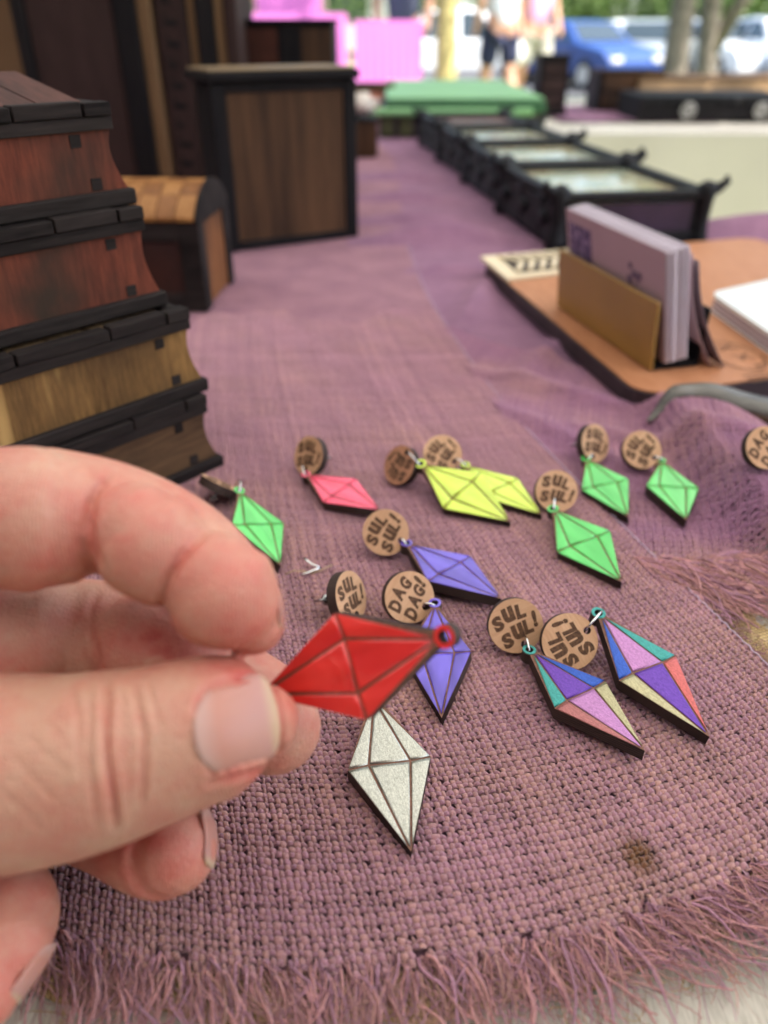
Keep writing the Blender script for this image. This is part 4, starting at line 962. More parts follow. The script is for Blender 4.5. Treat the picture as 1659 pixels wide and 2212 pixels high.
def tray(o, rz, w_, d_, h, label, top):
    root = empty('glazed_tray', o, label, 'tray', 'dark trays in a row along the table', rz)
    MB().box(.0012, w_-.002, .0035, d_-.002, .003, h-.0098).obj('tray_body', M['black'], root); MB().box(.014, w_-.014, .0026, .0034, .013, h-.009).obj('front_panel', M['plumside'], root)
    for x0, x1, y0, y1 in ((0, w_, 0, .009), (0, w_, d_-.009, d_), (0, .009, .0092, d_-.0092), (w_-.009, w_, .0092, d_-.0092)):
        MB().box(x0, x1, y0, y1, h-.007, h, .0015).obj('rim', M['black'], root)
        MB().box(x0+.001, x1-.001, y0+.0012, y1-.0012, .0035, .012, .001).obj('plinth', M['black'], root)
    MB().box(.0095, w_-.0095, .0095, d_-.0095, h-.0095, h-.006).obj('glazed_top', M[top], root)
    for k in range(3):
        y = d_*(k+.5)/3; MB().ball((-.0005, y, h*.5), (.003, .006, .006)).obj('stud', M['black'], root)
        MB().box(-.0002, .0038, y+.009, y+.024, .006, h-.007, .001).obj('pilaster', M['black'], root)
    for x, y in ((.004, .004), (w_-.004, .004), (.004, d_-.004), (w_-.004, d_-.004)):
        mb = MB(); mb.tube([(x, y, .002), (x, y, .008), (x, y, .02), (x, y, h-.008), (x, y, h+.002), (x, y, h+.006)], [.009, .007, .0055, .0065, .0085, .003], 10)
        s_ = 1 if x > w_/2 else -1; mb.tube([(x, y, h-.002), (x+.008*s_, y-.002, h+.001), (x+.014*s_, y-.003, h+.006), (x+.012*s_, y-.003, h+.0095)], [.005, .0045, .003, .002], 8)
        mb.obj('corner_post', M['black'], root)
    return root
TRA = math.radians(8.5); q0 = pz(1190, 546)
lab = ['dark ornate tray with pale map top, nearest of the row behind the cards', 'second dark ornate tray with pale greenish top, in the middle of the row', 'third dark ornate tray with yellowish top, beyond the middle one', 'farthest dark ornate tray of the row, with a rose brown top']
for k, yy in enumerate((0, .168, .335, .50)):
    ox = q0[0]-math.sin(TRA)*yy*.75; oy = q0[1]+yy
    tray((ox, oy, float(0)), TRA, .128 if k < 3 else .13, .158, .0435, lab[k], 'map' if k < 3 else 'rosep')

# green crate at the end of the table
M['gdark'] = plain('green_paint', (.035, .12, .05), .45, noise=.25, scale=20); M['glight'] = plain('bright_green', (.20, .42, .18), .5, noise=.1, scale=20)
gx0, gx1 = pY(805, 250, 1.36)[0], pY(1178, 250, 1.36)[0]
root = empty('green_crate', ((gx0+gx1)/2, 1.36, 0), 'long crate with bright green lid at the far end of the table', 'crate'); gw = (gx1-gx0)/2
MB().box(-gw+.01, gw-.01, .01, .50, .001, .037).obj('crate_body', M['plumside'], root)
for k in range(9): MB().box(-gw+.012+k*.03, -gw+.012+k*.03+.022, .004, .0098, .002, .036, .001).obj('slat', plain('olive', (.055, .06, .02), .5) if k == 0 else bpy.data.materials['olive'], root)
MB().box(-gw+.02, gw, 0, .52, .0375, .0535, .001).obj('lid', M['gdark'], root)
MB().box(-gw+.022, gw-.002, .012, .515, .0537, .0575, .001).obj('lid_top', M['glight'], root)
MB().box(-gw-.012, gw-.02, -.006, .010, .0330, .0440, .003).obj('lid_lip', M['glight'], root)

# ------------------------------------------------------------------ display tray with business cards
M['leather'] = wood('orange_cedar', (.38, .155, .07), (.50, .235, .12), 22, 1, .45, stretch=.3)
M['boardedge'] = plain('black_edge', (.030, .018, .020), .6, noise=.3, scale=60)
BL = pz(1037, 562, .011); BF = pz(1385, 858, .011); BR = pz(1659, 818, .011)
ax = (BR-BF)[:2]; ax = ax/np.linalg.norm(ax); ay = (BL-BF)[:2]; Lb = float(np.linalg.norm(ay)); ay = ay/Lb
def onb(a, c): return (BF[0]+ax[0]*a+ay[0]*c, BF[1]+ax[1]*a+ay[1]*c)
def rounded(w0, d0, r, ins=0.):
    pts = []
    for cx, cy, a0 in ((r, r, 180), (w0-r, r, 270), (w0-r, d0-r, 0), (r, d0-r, 90)):
        rr = r-ins
        for k in range(7): a = math.radians(a0+k*15); pts.append(onb(cx+rr*math.cos(a), cy+rr*math.sin(a)))
    return pts
root = empty('display_board', (BF[0], BF[1], 0), 'orange cedar board with dark sides holding the card stand', 'board'); R0 = Matrix.Translation(-root.location)
BOARD = root
def lift(poly, z0, z1): return MB().prism(poly, z0, z1)
lift(rounded(.235, Lb, .016), .0022, .0102).obj('board_sides', M['boardedge'], root, R0); lift(rounded(.235, Lb, .016, .0012), .0104, .0112).obj('board_top', M['leather'], root, R0)
def stroke(pts, w_, z, name, mat, parent, T=None):
    mb = MB()
    for a, c in zip(pts[:-1], pts[1:]):
        a2, c2 = np.array(a), np.array(c); d = c2-a2; d = d/np.linalg.norm(d); n_ = np.array([-d[1], d[0]])*w_/2
        mb.add([(*(a2-n_-d*w_*.3), z), (*(c2-n_+d*w_*.3), z), (*(c2+n_+d*w_*.3), z+.00004), (*(a2+n_-d*w_*.3), z+.00004)], [(0, 1, 2, 3)]); z += .00001
    return mb.obj(name, mat, parent, T)
ec = pz(1588, 768, .0112)[:2]
stroke([tuple(ec+ax*.0125*math.cos(a)+ay*.020*math.sin(a)) for a in np.linspace(0, 6.1, 26)], .0009, .0114, 'engraved_emblem', M['letter'], root, R0)
for k in range(5):
    cc0 = ec+ay*(.014-.007*k); stroke([tuple(cc0+ax*(-.006+.002*k)), tuple(cc0+ax*.0015+ay*.003*(1 if k % 2 else -1)), tuple(cc0+ax*.007)], .0008, .0115+.0001*k, 'engraved_emblem', M['letter'], root, R0)
for k in range(3): stroke([tuple(ec+ax*(-.012)-ay*(.024+.004*k)), tuple(ec+ax*.013-ay*(.0235+.004*k))], .0009, .0115, 'engraved_emblem', M['letter'], root, R0)
# pale laser-cut plate lying on the board's far corner
M['birch'] = plain('birch', (.72, .60, .40), .6, noise=.08, scale=60, bs=0)
root = empty('cutwork_plate', (*onb(.02, Lb-.04), .0112), 'pale birch plate cut with dark angular lattice, at the tip of the cedar board', 'wooden plate'); R1 = Matrix.Translation(-root.location)
cw, c0_ = .075, .058
lift([onb(.0005, Lb-c0_), onb(cw, Lb-c0_+.006), onb(cw+.002, Lb-.001), onb(.0005, Lb+.001)], .0115, .0135).obj('plate_base', M['birch'], root, R1)
M['cutdark'] = plain('cut_gap', (.05, .035, .03), .8, bs=0)
lift([onb(.011, Lb-c0_+.010), onb(cw-.003, Lb-c0_+.012), onb(cw-.003, Lb-.005), onb(.013, Lb-.007)], .0136, .0139).obj('cut_recess', M['cutdark'], root, R1)
for k in range(7):
    a0 = .012+k*.0086
    for (u0, v0, u1, v1) in ((a0, Lb-c0_+.011, a0+.010, Lb-.028), (a0+.010, Lb-.028, a0, Lb-.008)):
        p_, q_ = np.array(onb(min(u0, cw-.003), v0)), np.array(onb(min(u1, cw-.003), v1)); d = (q_-p_)/np.linalg.norm(q_-p_); nn = np.array([-d[1], d[0]])*.0016
        lift([tuple(p_-nn), tuple(q_-nn), tuple(q_+nn), tuple(p_+nn)], .0141+.0002*(k % 2)+.0001*(v0 > Lb-.03), .0156+.0002*(k % 2)+.0001*(v0 > Lb-.03)).obj('lattice_bar', M['birch'], root, R1)
# card stand: gold brown front panel, cards, leaning cards
A0, A1 = pz(1402, 803, .0115)[:2], pz(1202, 662, .0115)[:2]; hd = (A1-A0); HL = float(np.linalg.norm(hd)); hd = hd/HL; hn = np.array([hd[1], -hd[0]])
if hn[0] < 0: hn = -hn
rz = math.atan2(hd[1], hd[0])
root = empty('card_stand', (A0[0], A0[1], .0113), 'card stand with a gold brown front panel on the cedar board', 'card holder', None, rz)
# local x along hd, local y: towards -hn or +hn
sg = 1 if (np.array([-hd[1], hd[0]])@hn) > 0 else -1
def yb(a, c): return (min(sg*a, sg*c), max(sg*a, sg*c))
M['gold'] = plain('gold_panel', (.30, .165, .035), .42, noise=.1, scale=30, bs=.05, coat=.15)
y0, y1 = yb(0, .0022); MB().box(0, HL, y0, y1, .0006, .0335, .0005).obj('front_panel', M['gold'], root, Matrix.Rotation(math.radians(4.5)*sg, 4, 'X'))
y0, y1 = yb(.0262, .0282); MB().box(0.002, HL, y0, y1, .0006, .028, .0005).obj('back_panel', M['frame'], root)
y0, y1 = yb(.0030, .0260); MB().box(.001, HL-.002, y0, y1, .0005, .0018).obj('stand_floor', M['frame'], root)
M['card'] = plain('card_stock', (.68, .60, .66), .5, noise=.04, scale=30, bs=0); M['cardpink'] = plain('card_rose', (.40, .27, .29), .5, noise=.06, scale=20, bs=0)
ncard = 17
for k in range(ncard):
    off_ = .0078+k*.00068; o = MB().box(-.0005+random.uniform(-.0009, .0009), HL-.004, *yb(off_, off_+.00042), .0021, .0550+random.uniform(-.0004, .0006)).obj('business_card', M['cardpink'] if k == 0 else M['card'], None)
    o.location = V((A0[0], A0[1], .0113)); o.rotation_euler = (math.radians(11.5)*sg, 0, rz)
    if k == 0:
        tag(o, 'rose front card printed with a dark purple picture and speckles, in the stand', 'business card'); y_ = sg*(off_-.0001)
        def pr(x0, x1, z0, z1, name, mat, dz=0.): yy = sg*(off_-.00012-dz); MB().add([(x0, yy, z0), (x1, yy, z0), (x1, yy, z1), (x0, yy, z1)], [(0, 1, 2, 3)]).obj(name, mat, o)
        m, t, b = newmat('print_purple'); tc = nd(t, 'ShaderNodeTexCoord'); n = nd(t, 'ShaderNodeTexNoise', i_Scale=320., i_Detail=3.); t.links.new(tc.outputs['Object'], n.inputs['Vector'])
        t.links.new(ramp(t, n.outputs[0], [(.4, (.055, .035, .10)), (.58, (.13, .09, .20)), (.68, (.40, .32, .42))]), b.inputs['Base Color']); M['prt'] = m
        M['ink'] = plain('ink', (.14, .09, .15), .6, bs=0)
        pr(HL-.0330, HL-.0070, .020, .0490, 'printed_picture', M['prt'])
        for j in range(26):
            a = random.gauss(.025, .006); zz = .044-(.032-a)*.2-random.uniform(0, .02)+(.0); s_ = random.uniform(.0006, .0017)
            pr(a-s_, a+s_, zz-s_, zz+s_, 'printed_speck', M['ink'], .00002*(j+1))
        for j in range(4): pr(.038+.0028*j, .040+.0028*j, .022, .029+.002*(j % 2), 'printed_mark', M['ink'], .00002)
    else: tag(o, 'white business card upright in the thick stack behind the rose card', 'business card', 'cards upright in the stand')
for k, (f0, f1, pxb, pxt, lb) in enumerate((((1534, 793), (1496, 550), 0, 0, 'rose card leaning against the back of the card stand, steeper one'), ((1563, 795), (1508, 568), 0, 0, 'dark rose card leaning furthest right behind the card stand'))):
    b0 = pz(*f0, .0115); q0_ = pz(*f1, .0115); t0_ = pY(*f1, b0[1]+.004)
    hz = min(.052, t0_[2]-.0115+.0005); v = []
    for (s_, z_, dx) in ((0, 0, 0), (0, 1, 1)):
        pass
    bx = np.array([b0[0], b0[1]]); tx = np.array([t0_[0], t0_[1]])
    P = []
    for e in (0, .00045):
        for i in range(9):
            q_ = i/8; base = bx*(1-q_)+tx*q_+hn*(-.004*math.sin(q_*math.pi)); z_ = .0118+hz*q_
            for s_ in (0, .083): p_ = base+hd*s_+hn*e; P.append((p_[0], p_[1], z_))
    f = [(2*i, 2*i+1, 2*i+3, 2*i+2) for i in range(8)]+[(18+2*i, 18+2*i+2, 18+2*i+3, 18+2*i+1) for i in range(8)]
    f += [(2*i, 2*i+2, 18+2*i+2, 18+2*i) for i in range(8)]+[(2*i+1, 18+2*i+1, 18+2*i+3, 2*i+3) for i in range(8)]+[(0, 18, 19, 1), (16, 17, 35, 34)]
    o = MB().add([(x-bx[0], y-bx[1], z-.0118) for x, y, z in P], f, True).obj('business_card', M['cardpink'] if k == 0 else plain('card_dark', (.16, .11, .13), .5, bs=0), None)
    o.location = V((bx[0], bx[1], .0118)); tag(o, lb, 'business card')
# white notebook
NB = [pz(*q, .021)[:2] for q in ((1535, 632), (1700, 745), (1900, 690), (1680, 600))]
ctr = sum(NB)/4; root = empty('notebook', (*ctr, .0113), 'white rounded notebook lying at the right end of the cedar board', 'notebook'); R2 = Matrix.Translation(-root.location)
def rpoly(P, r, s_=1.):
    out = []; n = len(P); P = [ctr+(p-ctr)*s_ for p in P]
    for i in range(n):
        a, p, c_ = P[i-1], P[i], P[(i+1) % n]; d1 = (a-p)/np.linalg.norm(a-p); d2 = (c_-p)/np.linalg.norm(c_-p)
        for k in range(6): t_ = k/5; out.append(tuple((1-t_)**2*(p+d1*r)+2*t_*(1-t_)*p+t_**2*(p+d2*r)))
    return out
lift(rpoly(NB, .008), .0190, .0212).obj('cover', plain('white_cover', (.80, .84, .82), .3, noise=.02, coat=.4, bs=0), root, R2)
for k in range(5): lift(rpoly(NB, .008, .985-.004*(k % 2)), .0122+k*.00135, .0122+k*.00135+.0011).obj('page_block', M['card'] if k % 2 else plain('page_grey', (.34, .28, .28), .7, bs=0), root, R2)
lift(rpoly(NB, .008), .0116, .0121).obj('cover', bpy.data.materials['white_cover'], root, R2)
# curved grey horn-like piece in front of the board
hp_ = [((1400, 905), .0035, .0012), ((1420, 895), .0045, .0024), ((1450, 880), .0065, .0042), ((1490, 866), .0085, .0060), ((1540, 862), .0100, .0072), ((1600, 868), .0105, .0080), ((1670, 880), .0100, .0084), ((1780, 890), .009, .0062)]
pts = [pz(q[0], q[1]+6, z) for q, z, r in hp_]; g = [max(0., float(cloth_z(p[0], p[1]))) for p in pts]
pts = cr([np.array([p[0], p[1], max(p[2], gg+r*.4)]) for p, gg, (_, _, r) in zip(pts, g, hp_)], 5); rr = np.interp(np.linspace(0, 7, len(pts)), range(8), [r for _, _, r in hp_])
root = empty('horn_tip', pts[0], 'grey weathered curved horn with a pointed tip in front of the cedar board', 'horn'); R3 = Matrix.Translation(-root.location)
MB().tube(pts, rr, 14, True, .5).obj('horn_body', wood('grey_horn', (.035, .030, .024), (.17, .155, .125), 70, 0, .35, stretch=.12, spec=.6), root, R3)
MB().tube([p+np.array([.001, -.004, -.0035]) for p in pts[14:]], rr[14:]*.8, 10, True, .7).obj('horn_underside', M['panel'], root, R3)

# ------------------------------------------------------------------ second table at the right with its wares
T2 = empty('side_table', (1., 1.7, -.75), 'cream draped stall table standing across the right background', 'table')
MB().box(-.775, 1.2, -.27, .45, .735, .7495).obj('tablecloth_top', M['linen'], T2)
mb = MB(); mb.add(*drape(-.775, -.272, 1.2, -.272, .7490, .03, .010, 160), True); mb.obj('tablecloth_drop', plain('cream_drop', (.55, .51, .43), .9, noise=.05, scale=6), T2)
for x in (-.7, 1.1):
    for y in (-.2, .4): MB().box(x-.02, x+.02, y-.02, y+.02, 0, .734).obj('leg', bpy.data.materials['leg_steel'], T2)
mb = MB(); xa, xb = pz(1225, 262)[0], pz(1395, 262)[0]
o = sheet('cloth_strip', np.linspace(.33, .62, 30), np.linspace(1.60, 1.95, 30), lambda x, y: .0035+.0015*np.sin(x*60)*np.sin(y*40), M['sheet_r'], None); tag(o, 'purple cloth strip spread under the wares on the cream side table', 'cloth')
def bx2(px0, px1, Y, ptop, name, label, cat, depth):
    p, q = pY(px0, 200, Y), pY(px1, 200, Y); zt = pY(px0, ptop, Y)[2]
    # corrected for the depth change with height
    for _ in range(3):
        p = pY(px0, ptop, Y); q = pY(px1, ptop, Y)
    return empty(name, (p[0], Y, .001), label, cat), float(q[0]-p[0]), float(zt)-.001
r_, w1, h1 = bx2(1168, 1238, 1.70, 118, 'tall_dark_box', 'dark tall wooden box with moulded top, left of the drawer box', 'wooden box', .08)
MB().box(.003, w1-.003, .002, .08, .004, h1-.004, .002).obj('body', M['frame'], r_); MB().box(0, w1, 0, .083, .0045, .014, .002).obj('base_band', M['dark1'], r_); MB().box(-.002, w1+.002, -.002, .085, h1-.0035, h1, .001).obj('lid_plate', M['dark1'], r_)
for i in range(3): MB().box(.009, w1-.009, -.001, .0018, .02+i*(h1-.03)/3, .02+(i+.85)*(h1-.03)/3, .001).obj('front_panel', M['cover'], r_)
r_, w1, h1 = bx2(1295, 1442, 1.80, 152, 'drawer_box', 'brown wooden drawer box with a dark frame on the side table', 'wooden box', .09)
MB().box(.002, w1-.002, .003, .10, .002, h1-.003).obj('body', M['frame'], r_)
for z0_, z1_ in ((.006, h1*.47), (h1*.53, h1-.007)):
    MB().box(.012, w1*.64, -.001, .0028, z0_, z1_, .001).obj('drawer_front', M['panel'], r_); MB().box(w1*.68, w1-.004, -.001, .0028, z0_, z1_, .001).obj('drawer_front', M['edge'], r_)
MB().box(-.001, w1+.001, -.002, .102, h1-.0028, h1, .001).obj('lid_plate', M['cover'], r_)
r_, w1, h1 = bx2(1388, 1720, 1.60, 207, 'long_crate', 'long black crate with round silver emblems on its front', 'crate', .10)
MB().box(0, w1, .003, .16, .002, h1-.004, .001).obj('body', M['frame'], r_); MB().box(-.001, w1, .0, .161, h1-.0038, h1, .001).obj('lid_plate', M['black'], r_)
for i in range(12): MB().box(.004+i*w1/12, (i+.8)*w1/12, -.0015, .0028, h1-.0125, h1-.005, .001).obj('moulding', M['black'], r_)
for px in (1486, 1644):
    x = float(pY(px, 243, 1.60)[0]-r_.location.x); mb = MB(); mb.torus((x, -.001, h1*.45), .012, .0022, (0, 1, 0), 24, 8)
    o = mb.obj('emblem_ring', plain('tarnished', (.42, .41, .38), .4, .6, bs=0) if px == 1486 else bpy.data.materials['tarnished'], r_)
    for a in range(5):
        t_ = math.radians(90+72*a); t2 = math.radians(90+72*(a+2)); MB().tube([(x+.011*math.cos(t_), -.0012-.0002*a, h1*.45+.011*math.sin(t_)), (x+.011*math.cos(t2), -.0012-.0002*a, h1*.45+.011*math.sin(t2))], .0012, 6).obj('emblem_bar', bpy.data.materials['tarnished'], o)
root = empty('flat_wares', (.80, 1.78, .002), 'low tan and orange box lying behind the long black crate', 'box')
MB().box(-.28, .25, 0, .15, .0, .058, .003).obj('body', plain('tan_ware', (.42, .27, .14), .6, noise=.4, scale=12), root); MB().box(-.282, .252, -.002, .152, .0585, .064, .002).obj('lid', M['edge'], root)

# ------------------------------------------------------------------ market canopy that shades the tables
m, t, b = newmat('canopy_fabric'); t.nodes.remove(b); tr = nd(t, 'ShaderNodeBsdfTranslucent'); df = nd(t, 'ShaderNodeBsdfDiffuse'); mxs = nd(t, 'ShaderNodeMixShader'); mxs.inputs[0].default_value = .52
tr.inputs[0].default_value = (.62, .60, .58, 1); df.inputs[0].default_value = (.8, .8, .8, 1); t.links.new(df.outputs[0], mxs.inputs[1]); t.links.new(tr.outputs[0], mxs.inputs[2]); t.links.new(mxs.outputs[0], t.nodes['Material Output'].inputs[0]); M['canopy'] = m
CN = empty('market_canopy', (-.35, .55, -.75), 'white pop-up canopy over the stall tables', 'canopy')
x0, x1, y0, y1, ze, zp = -1.75, 1.75, -1.6, 2.1, 2.15, 2.95
for a, b_ in (((x0, y0), (x1, y0)), ((x1, y0), (x1, y1)), ((x1, y1), (x0, y1)), ((x0, y1), (x0, y0))):
    N = 14; v = []; f = []; cx, cy = (x0+x1)/2, (y0+y1)/2
    for i in range(N+1):
        for j in range(N+1):
            s_ = i/N; u = j/N; ex, ey = a[0]+(b_[0]-a[0])*s_, a[1]+(b_[1]-a[1])*s_; v.append((ex+(cx-ex)*u, ey+(cy-ey)*u, ze+(zp-ze)*u-.05*math.sin(math.pi*s_)*math.sin(math.pi*u)))
    for i in range(N):
        for j in range(N): f.append((i*(N+1)+j, (i+1)*(N+1)+j, (i+1)*(N+1)+j+1, i*(N+1)+j+1))
    MB().add(v, f, True).obj('roof_panel', M['canopy'], CN)
    d = np.array([b_[0]-a[0], b_[1]-a[1]]); L = np.linalg.norm(d); d = d/L; v = []; f = []
    for i in range(41): p = np.array(a)+d*L*i/40; w2 = .015*math.sin(i*.8); v += [(p[0]-d[1]*w2*-1, p[1]+d[0]*w2*-1, ze), (p[0], p[1], ze-.22-.02*abs(math.sin(i*math.pi/8)))]
    for i in range(40): f.append((2*i, 2*i+2, 2*i+3, 2*i+1))
    MB().add(v, f, True).obj('valance', M['canopy'], CN)
M['wall_cloth'] = plain('charcoal_sidewall', (.10, .10, .11), .9, noise=.1, scale=4, bs=0)  # unseen walls added to block light from the left and behind
for a, b_ in (((x0+.03, y0+.03), (x1-.03, y0+.03)), ((x0+.03, y1-1.2), (x0+.03, y0+.03))):
    d = np.array([b_[0]-a[0], b_[1]-a[1]]); L = np.linalg.norm(d); d = d/L; v = []
    for i in range(61): p = np.array(a)+d*L*i/60; w2 = .02*math.sin(i*.9); v += [(p[0]-d[1]*w2, p[1]+d[0]*w2, ze-.02), (p[0]-d[1]*w2*1.8, p[1]+d[0]*w2*1.8, .03)]
    MB().add(v, [(2*i, 2*i+2, 2*i+3, 2*i+1) for i in range(60)], True).obj('side_wall', M['wall_cloth'], CN)
for x, y in ((x0, y0), (x1, y0), (x0, y1), (x1, y1)): MB().tube([(x, y, 0), (x, y, ze)], .018, 8).obj('leg', bpy.data.materials['leg_steel'], CN)

# ------------------------------------------------------------------ ground and background, beyond the stall
GZ = -.75
m, t, b = newmat('grass'); tc = nd(t, 'ShaderNodeTexCoord'); n = nd(t, 'ShaderNodeTexNoise', i_Scale=1.2, i_Detail=6.); t.links.new(tc.outputs['Object'], n.inputs['Vector']); n2 = nd(t, 'ShaderNodeTexNoise', i_Scale=40., i_Detail=3.); t.links.new(tc.outputs['Object'], n2.inputs['Vector'])
t.links.new(mixc(t, .5, ramp(t, n.outputs[0], [(.35, (.09, .15, .025)), (.65, (.22, .27, .08))]), ramp(t, n2.outputs[0], [(.3, (.08, .12, .03)), (.7, (.26, .30, .11))])), b.inputs['Base Color']); b.inputs['Roughness'].default_value = .9
me = MB().add([(-150, -60, 0), (150, -60, 0), (150, 13.4, 0), (-150, 13.4, 0), (150, 15.6, -.35), (-150, 15.6, -.35), (150, 260, -.35), (-150, 260, -.35)], [(0, 1, 2, 3), (3, 2, 4, 5), (5, 4, 6, 7)]).mesh('ground', m); g = link('ground', me); g.location.z = GZ; tag(g, kind='structure')
M['asph'] = plain('asphalt', (.085, .085, .09), .9, noise=.3, scale=6)
g = link('road', MB().add([(-60, 15.9, 0), (80, 15.9, 0), (80, 34, 0), (-60, 34, 0)], [(0, 1, 2, 3)]).mesh('road', M['asph'])); g.location.z = GZ-.346; tag(g, kind='structure')
o = MB().box(-60, 80, 15.65, 15.9, 0, .12, .02).obj('kerb', plain('concrete', (.42, .41, .38), .8, noise=.15, scale=5)); o.location.z = GZ-.35; tag(o, kind='structure')
g = link('path', MB().add([(-30, 3.6, 0), (60, 3.6, 0), (60, 6.2, 0), (-30, 6.2, 0)], [(0, 1, 2, 3)]).mesh('path', plain('pavement', (.38, .36, .32), .9, noise=.15, scale=3))); g.location.z = GZ+.004; tag(g, kind='structure')
# bay markings on the parking surface
mb = MB()
for k in range(10): mb.add([(-8+k*2.9, 19, 0), (-7.9+k*2.9, 19, 0), (-7.9+k*2.9, 24, 0), (-8+k*2.9, 24, 0)], [(0, 1, 2, 3)])
o = mb.obj('bay_marking', plain('white_paint', (.8, .8, .78), .6, noise=.1)); o.location.z = GZ-.342; tag(o, kind='structure')
M['glass'] = plain('car_glass', (.03, .045, .05), .08, noise=.1, bs=0, coat=.5); M['tyre'] = plain('tyre', (.02, .02, .02), .8, bs=0); M['rim'] = plain('alloy', (.5, .5, .5), .3, .8, bs=0); M['lamp'] = plain('lamp_glass', (.7, .7, .68), .15, bs=0); M['tail'] = plain('tail_lamp', (.45, .02, .02), .2, bs=0)
def car(x, y, rz, paint, label, L=4.4, H=1.45, pick=False):
    root = empty('parked_car', (x, y, GZ-.346), label, 'car', 'cars in the car park beyond the stall', rz); hw = .87
    if pick: prof = [(-L/2, .35), (-L/2, .95), (-L*.05, .98), (-L*.02, 1.55), (L*.14, 1.58), (L*.24, 1.02), (L*.46, .93), (L/2, .75), (L/2, .35)]
    else: prof = [(-L/2, .32), (-L/2-.02, .75), (-L*.45, .92), (-L*.34, 1.0), (-L*.22, H-.06), (-L*.05, H), (L*.08, H-.04), (L*.22, .98), (L*.44, .82), (L/2, .62), (L/2, .32)]
    n = len(prof); v = []; f = []
    for s_, ins in ((-1, .0), (1, .0)):
        for (px, pz_) in prof: tw = .16*max(0, (pz_-.95)/.5); v.append((px, s_*(hw-tw), pz_))
    f = [tuple(range(n)), tuple(range(n, 2*n))[::-1]]+[(i, n+i, n+(i+1) % n, (i+1) % n) for i in range(n)]
    o = MB().add(v, f).obj('body', paint, root); bv = o.modifiers.new('b', 'BEVEL'); bv.width = .05; bv.segments = 3; bv.limit_method = 'ANGLE'
    for s_ in (-1, 1):
        y_ = s_*(hw-.055)
        if pick: wins = [[(-L*.005, 1.02), (L*.20, 1.04), (L*.13, 1.48), (.0, 1.47)]]
        else: wins = [[(-L*.31, 1.02), (-L*.06, 1.02), (-L*.06, H-.09), (-L*.21, H-.12)], [(-L*.04, 1.02), (L*.17, 1.0), (L*.06, H-.11), (-L*.04, H-.09)]]
        for w2 in wins:
            q = MB(); q.add([(a, s_*(hw+.006-.16*max(0, (c_-.95)/.5)), c_) for a, c_ in w2]+[(a, s_*(hw-.012-.16*max(0, (c_-.95)/.5)), c_) for a, c_ in w2], [(0, 1, 2, 3), (7, 6, 5, 4), (0, 4, 5, 1), (1, 5, 6, 2), (2, 6, 7, 3), (3, 7, 4, 0)]); q.obj('window', M['glass'], root)
        for wx in (-L*.31, L*.31):
            wb = MB(); wb.tube([(wx, s_*(hw-.16), .33), (wx, s_*(hw+.02), .33)], .33, 22, True, 1, False); wo = wb.obj('wheel', M['tyre'], root)
            MB().tube([(wx, s_*(hw+.021), .33), (wx, s_*(hw+.03), .33)], .20, 16, True, 1, False).obj('rim', M['rim'], wo)
    if pick: ws = [(L*.235, 1.05), (L*.148, 1.53)]; rs = [(-L*.046, 1.05), (-L*.022, 1.5)]
    else: ws = [(L*.212, 1.0), (L*.088, H-.07)]; rs = [(-L*.335, 1.03), (-L*.228, H-.1)]
    for nm, (a, c_), s_ in (('windscreen', ws, 1), ('rear_window', rs, -1)):
        e = .03*s_; q = MB(); q.add([(a[0]+e, -.72, a[1]), (a[0]+e, .72, a[1]), (c_[0]+e, .60, c_[1]), (c_[0]+e, -.60, c_[1]), (a[0]-e*.2, -.72, a[1]-.02), (a[0]-e*.2, .72, a[1]-.02), (c_[0]-e*.2, .60, c_[1]-.02), (c_[0]-e*.2, -.60, c_[1]-.02)], [(0, 1, 2, 3), (7, 6, 5, 4), (0, 4, 5, 1), (1, 5, 6, 2), (2, 6, 7, 3), (3, 7, 4, 0)]); q.obj(nm, M['glass'], root)
    for s_ in (-1, 1):
        MB().box(L/2-.12, L/2+.012, s_*.62-.16, s_*.62+.16, .58, .70, .02).obj('headlight', M['lamp'], root); MB().box(-L/2-.015, -L/2+.1, s_*.68-.13, s_*.68+.13, .68, .84, .02).obj('tail_light', M['tail'], root)
    return root
pb = plain('blue_paint', (.008, .05, .22), .4, noise=.05, coat=.4, bs=0); pw_ = plain('white_car_paint', (.78, .80, .80), .3, noise=.03, coat=1., bs=0); ps_ = plain('silver_car_paint', (.55, .60, .60), .3, .3, .03, coat=1., bs=0)
def bg(px, Y): return float(pY(px, 100, Y)[0])
car(bg(1250, 22.), 22., math.radians(-62), pb, 'deep blue car parked behind the two standing people', 4.2, 1.42)
car(bg(1405, 23.), 23., math.radians(-118), ps_, 'pale silver hatchback just right of the blue car', 4.0, 1.45)
car(bg(1545, 24.), 24., math.radians(-72), pw_, 'white car seen between the two right tree trunks', 4.2, 1.45)
car(bg(1680, 23.), 23., math.radians(-80), pw_, 'white car at the right edge of the picture', 4.4, 1.5)
car(bg(1620, 30.5), 30.5, 0., ps_, 'silver car far back between the trees', 4.4, 1.5)
car(bg(1330, 30.), 30., math.radians(180), pw_, 'white car in the far row behind the blue car', 4.4, 1.5)
car(bg(1470, 30.5), 30.5, 0, pw_, 'white car in the far row behind the silver hatchback', 4.4, 1.5)
car(bg(1000, 24.), 24., math.radians(4), pw_, 'white car left of the two people', 4.8, 1.7)
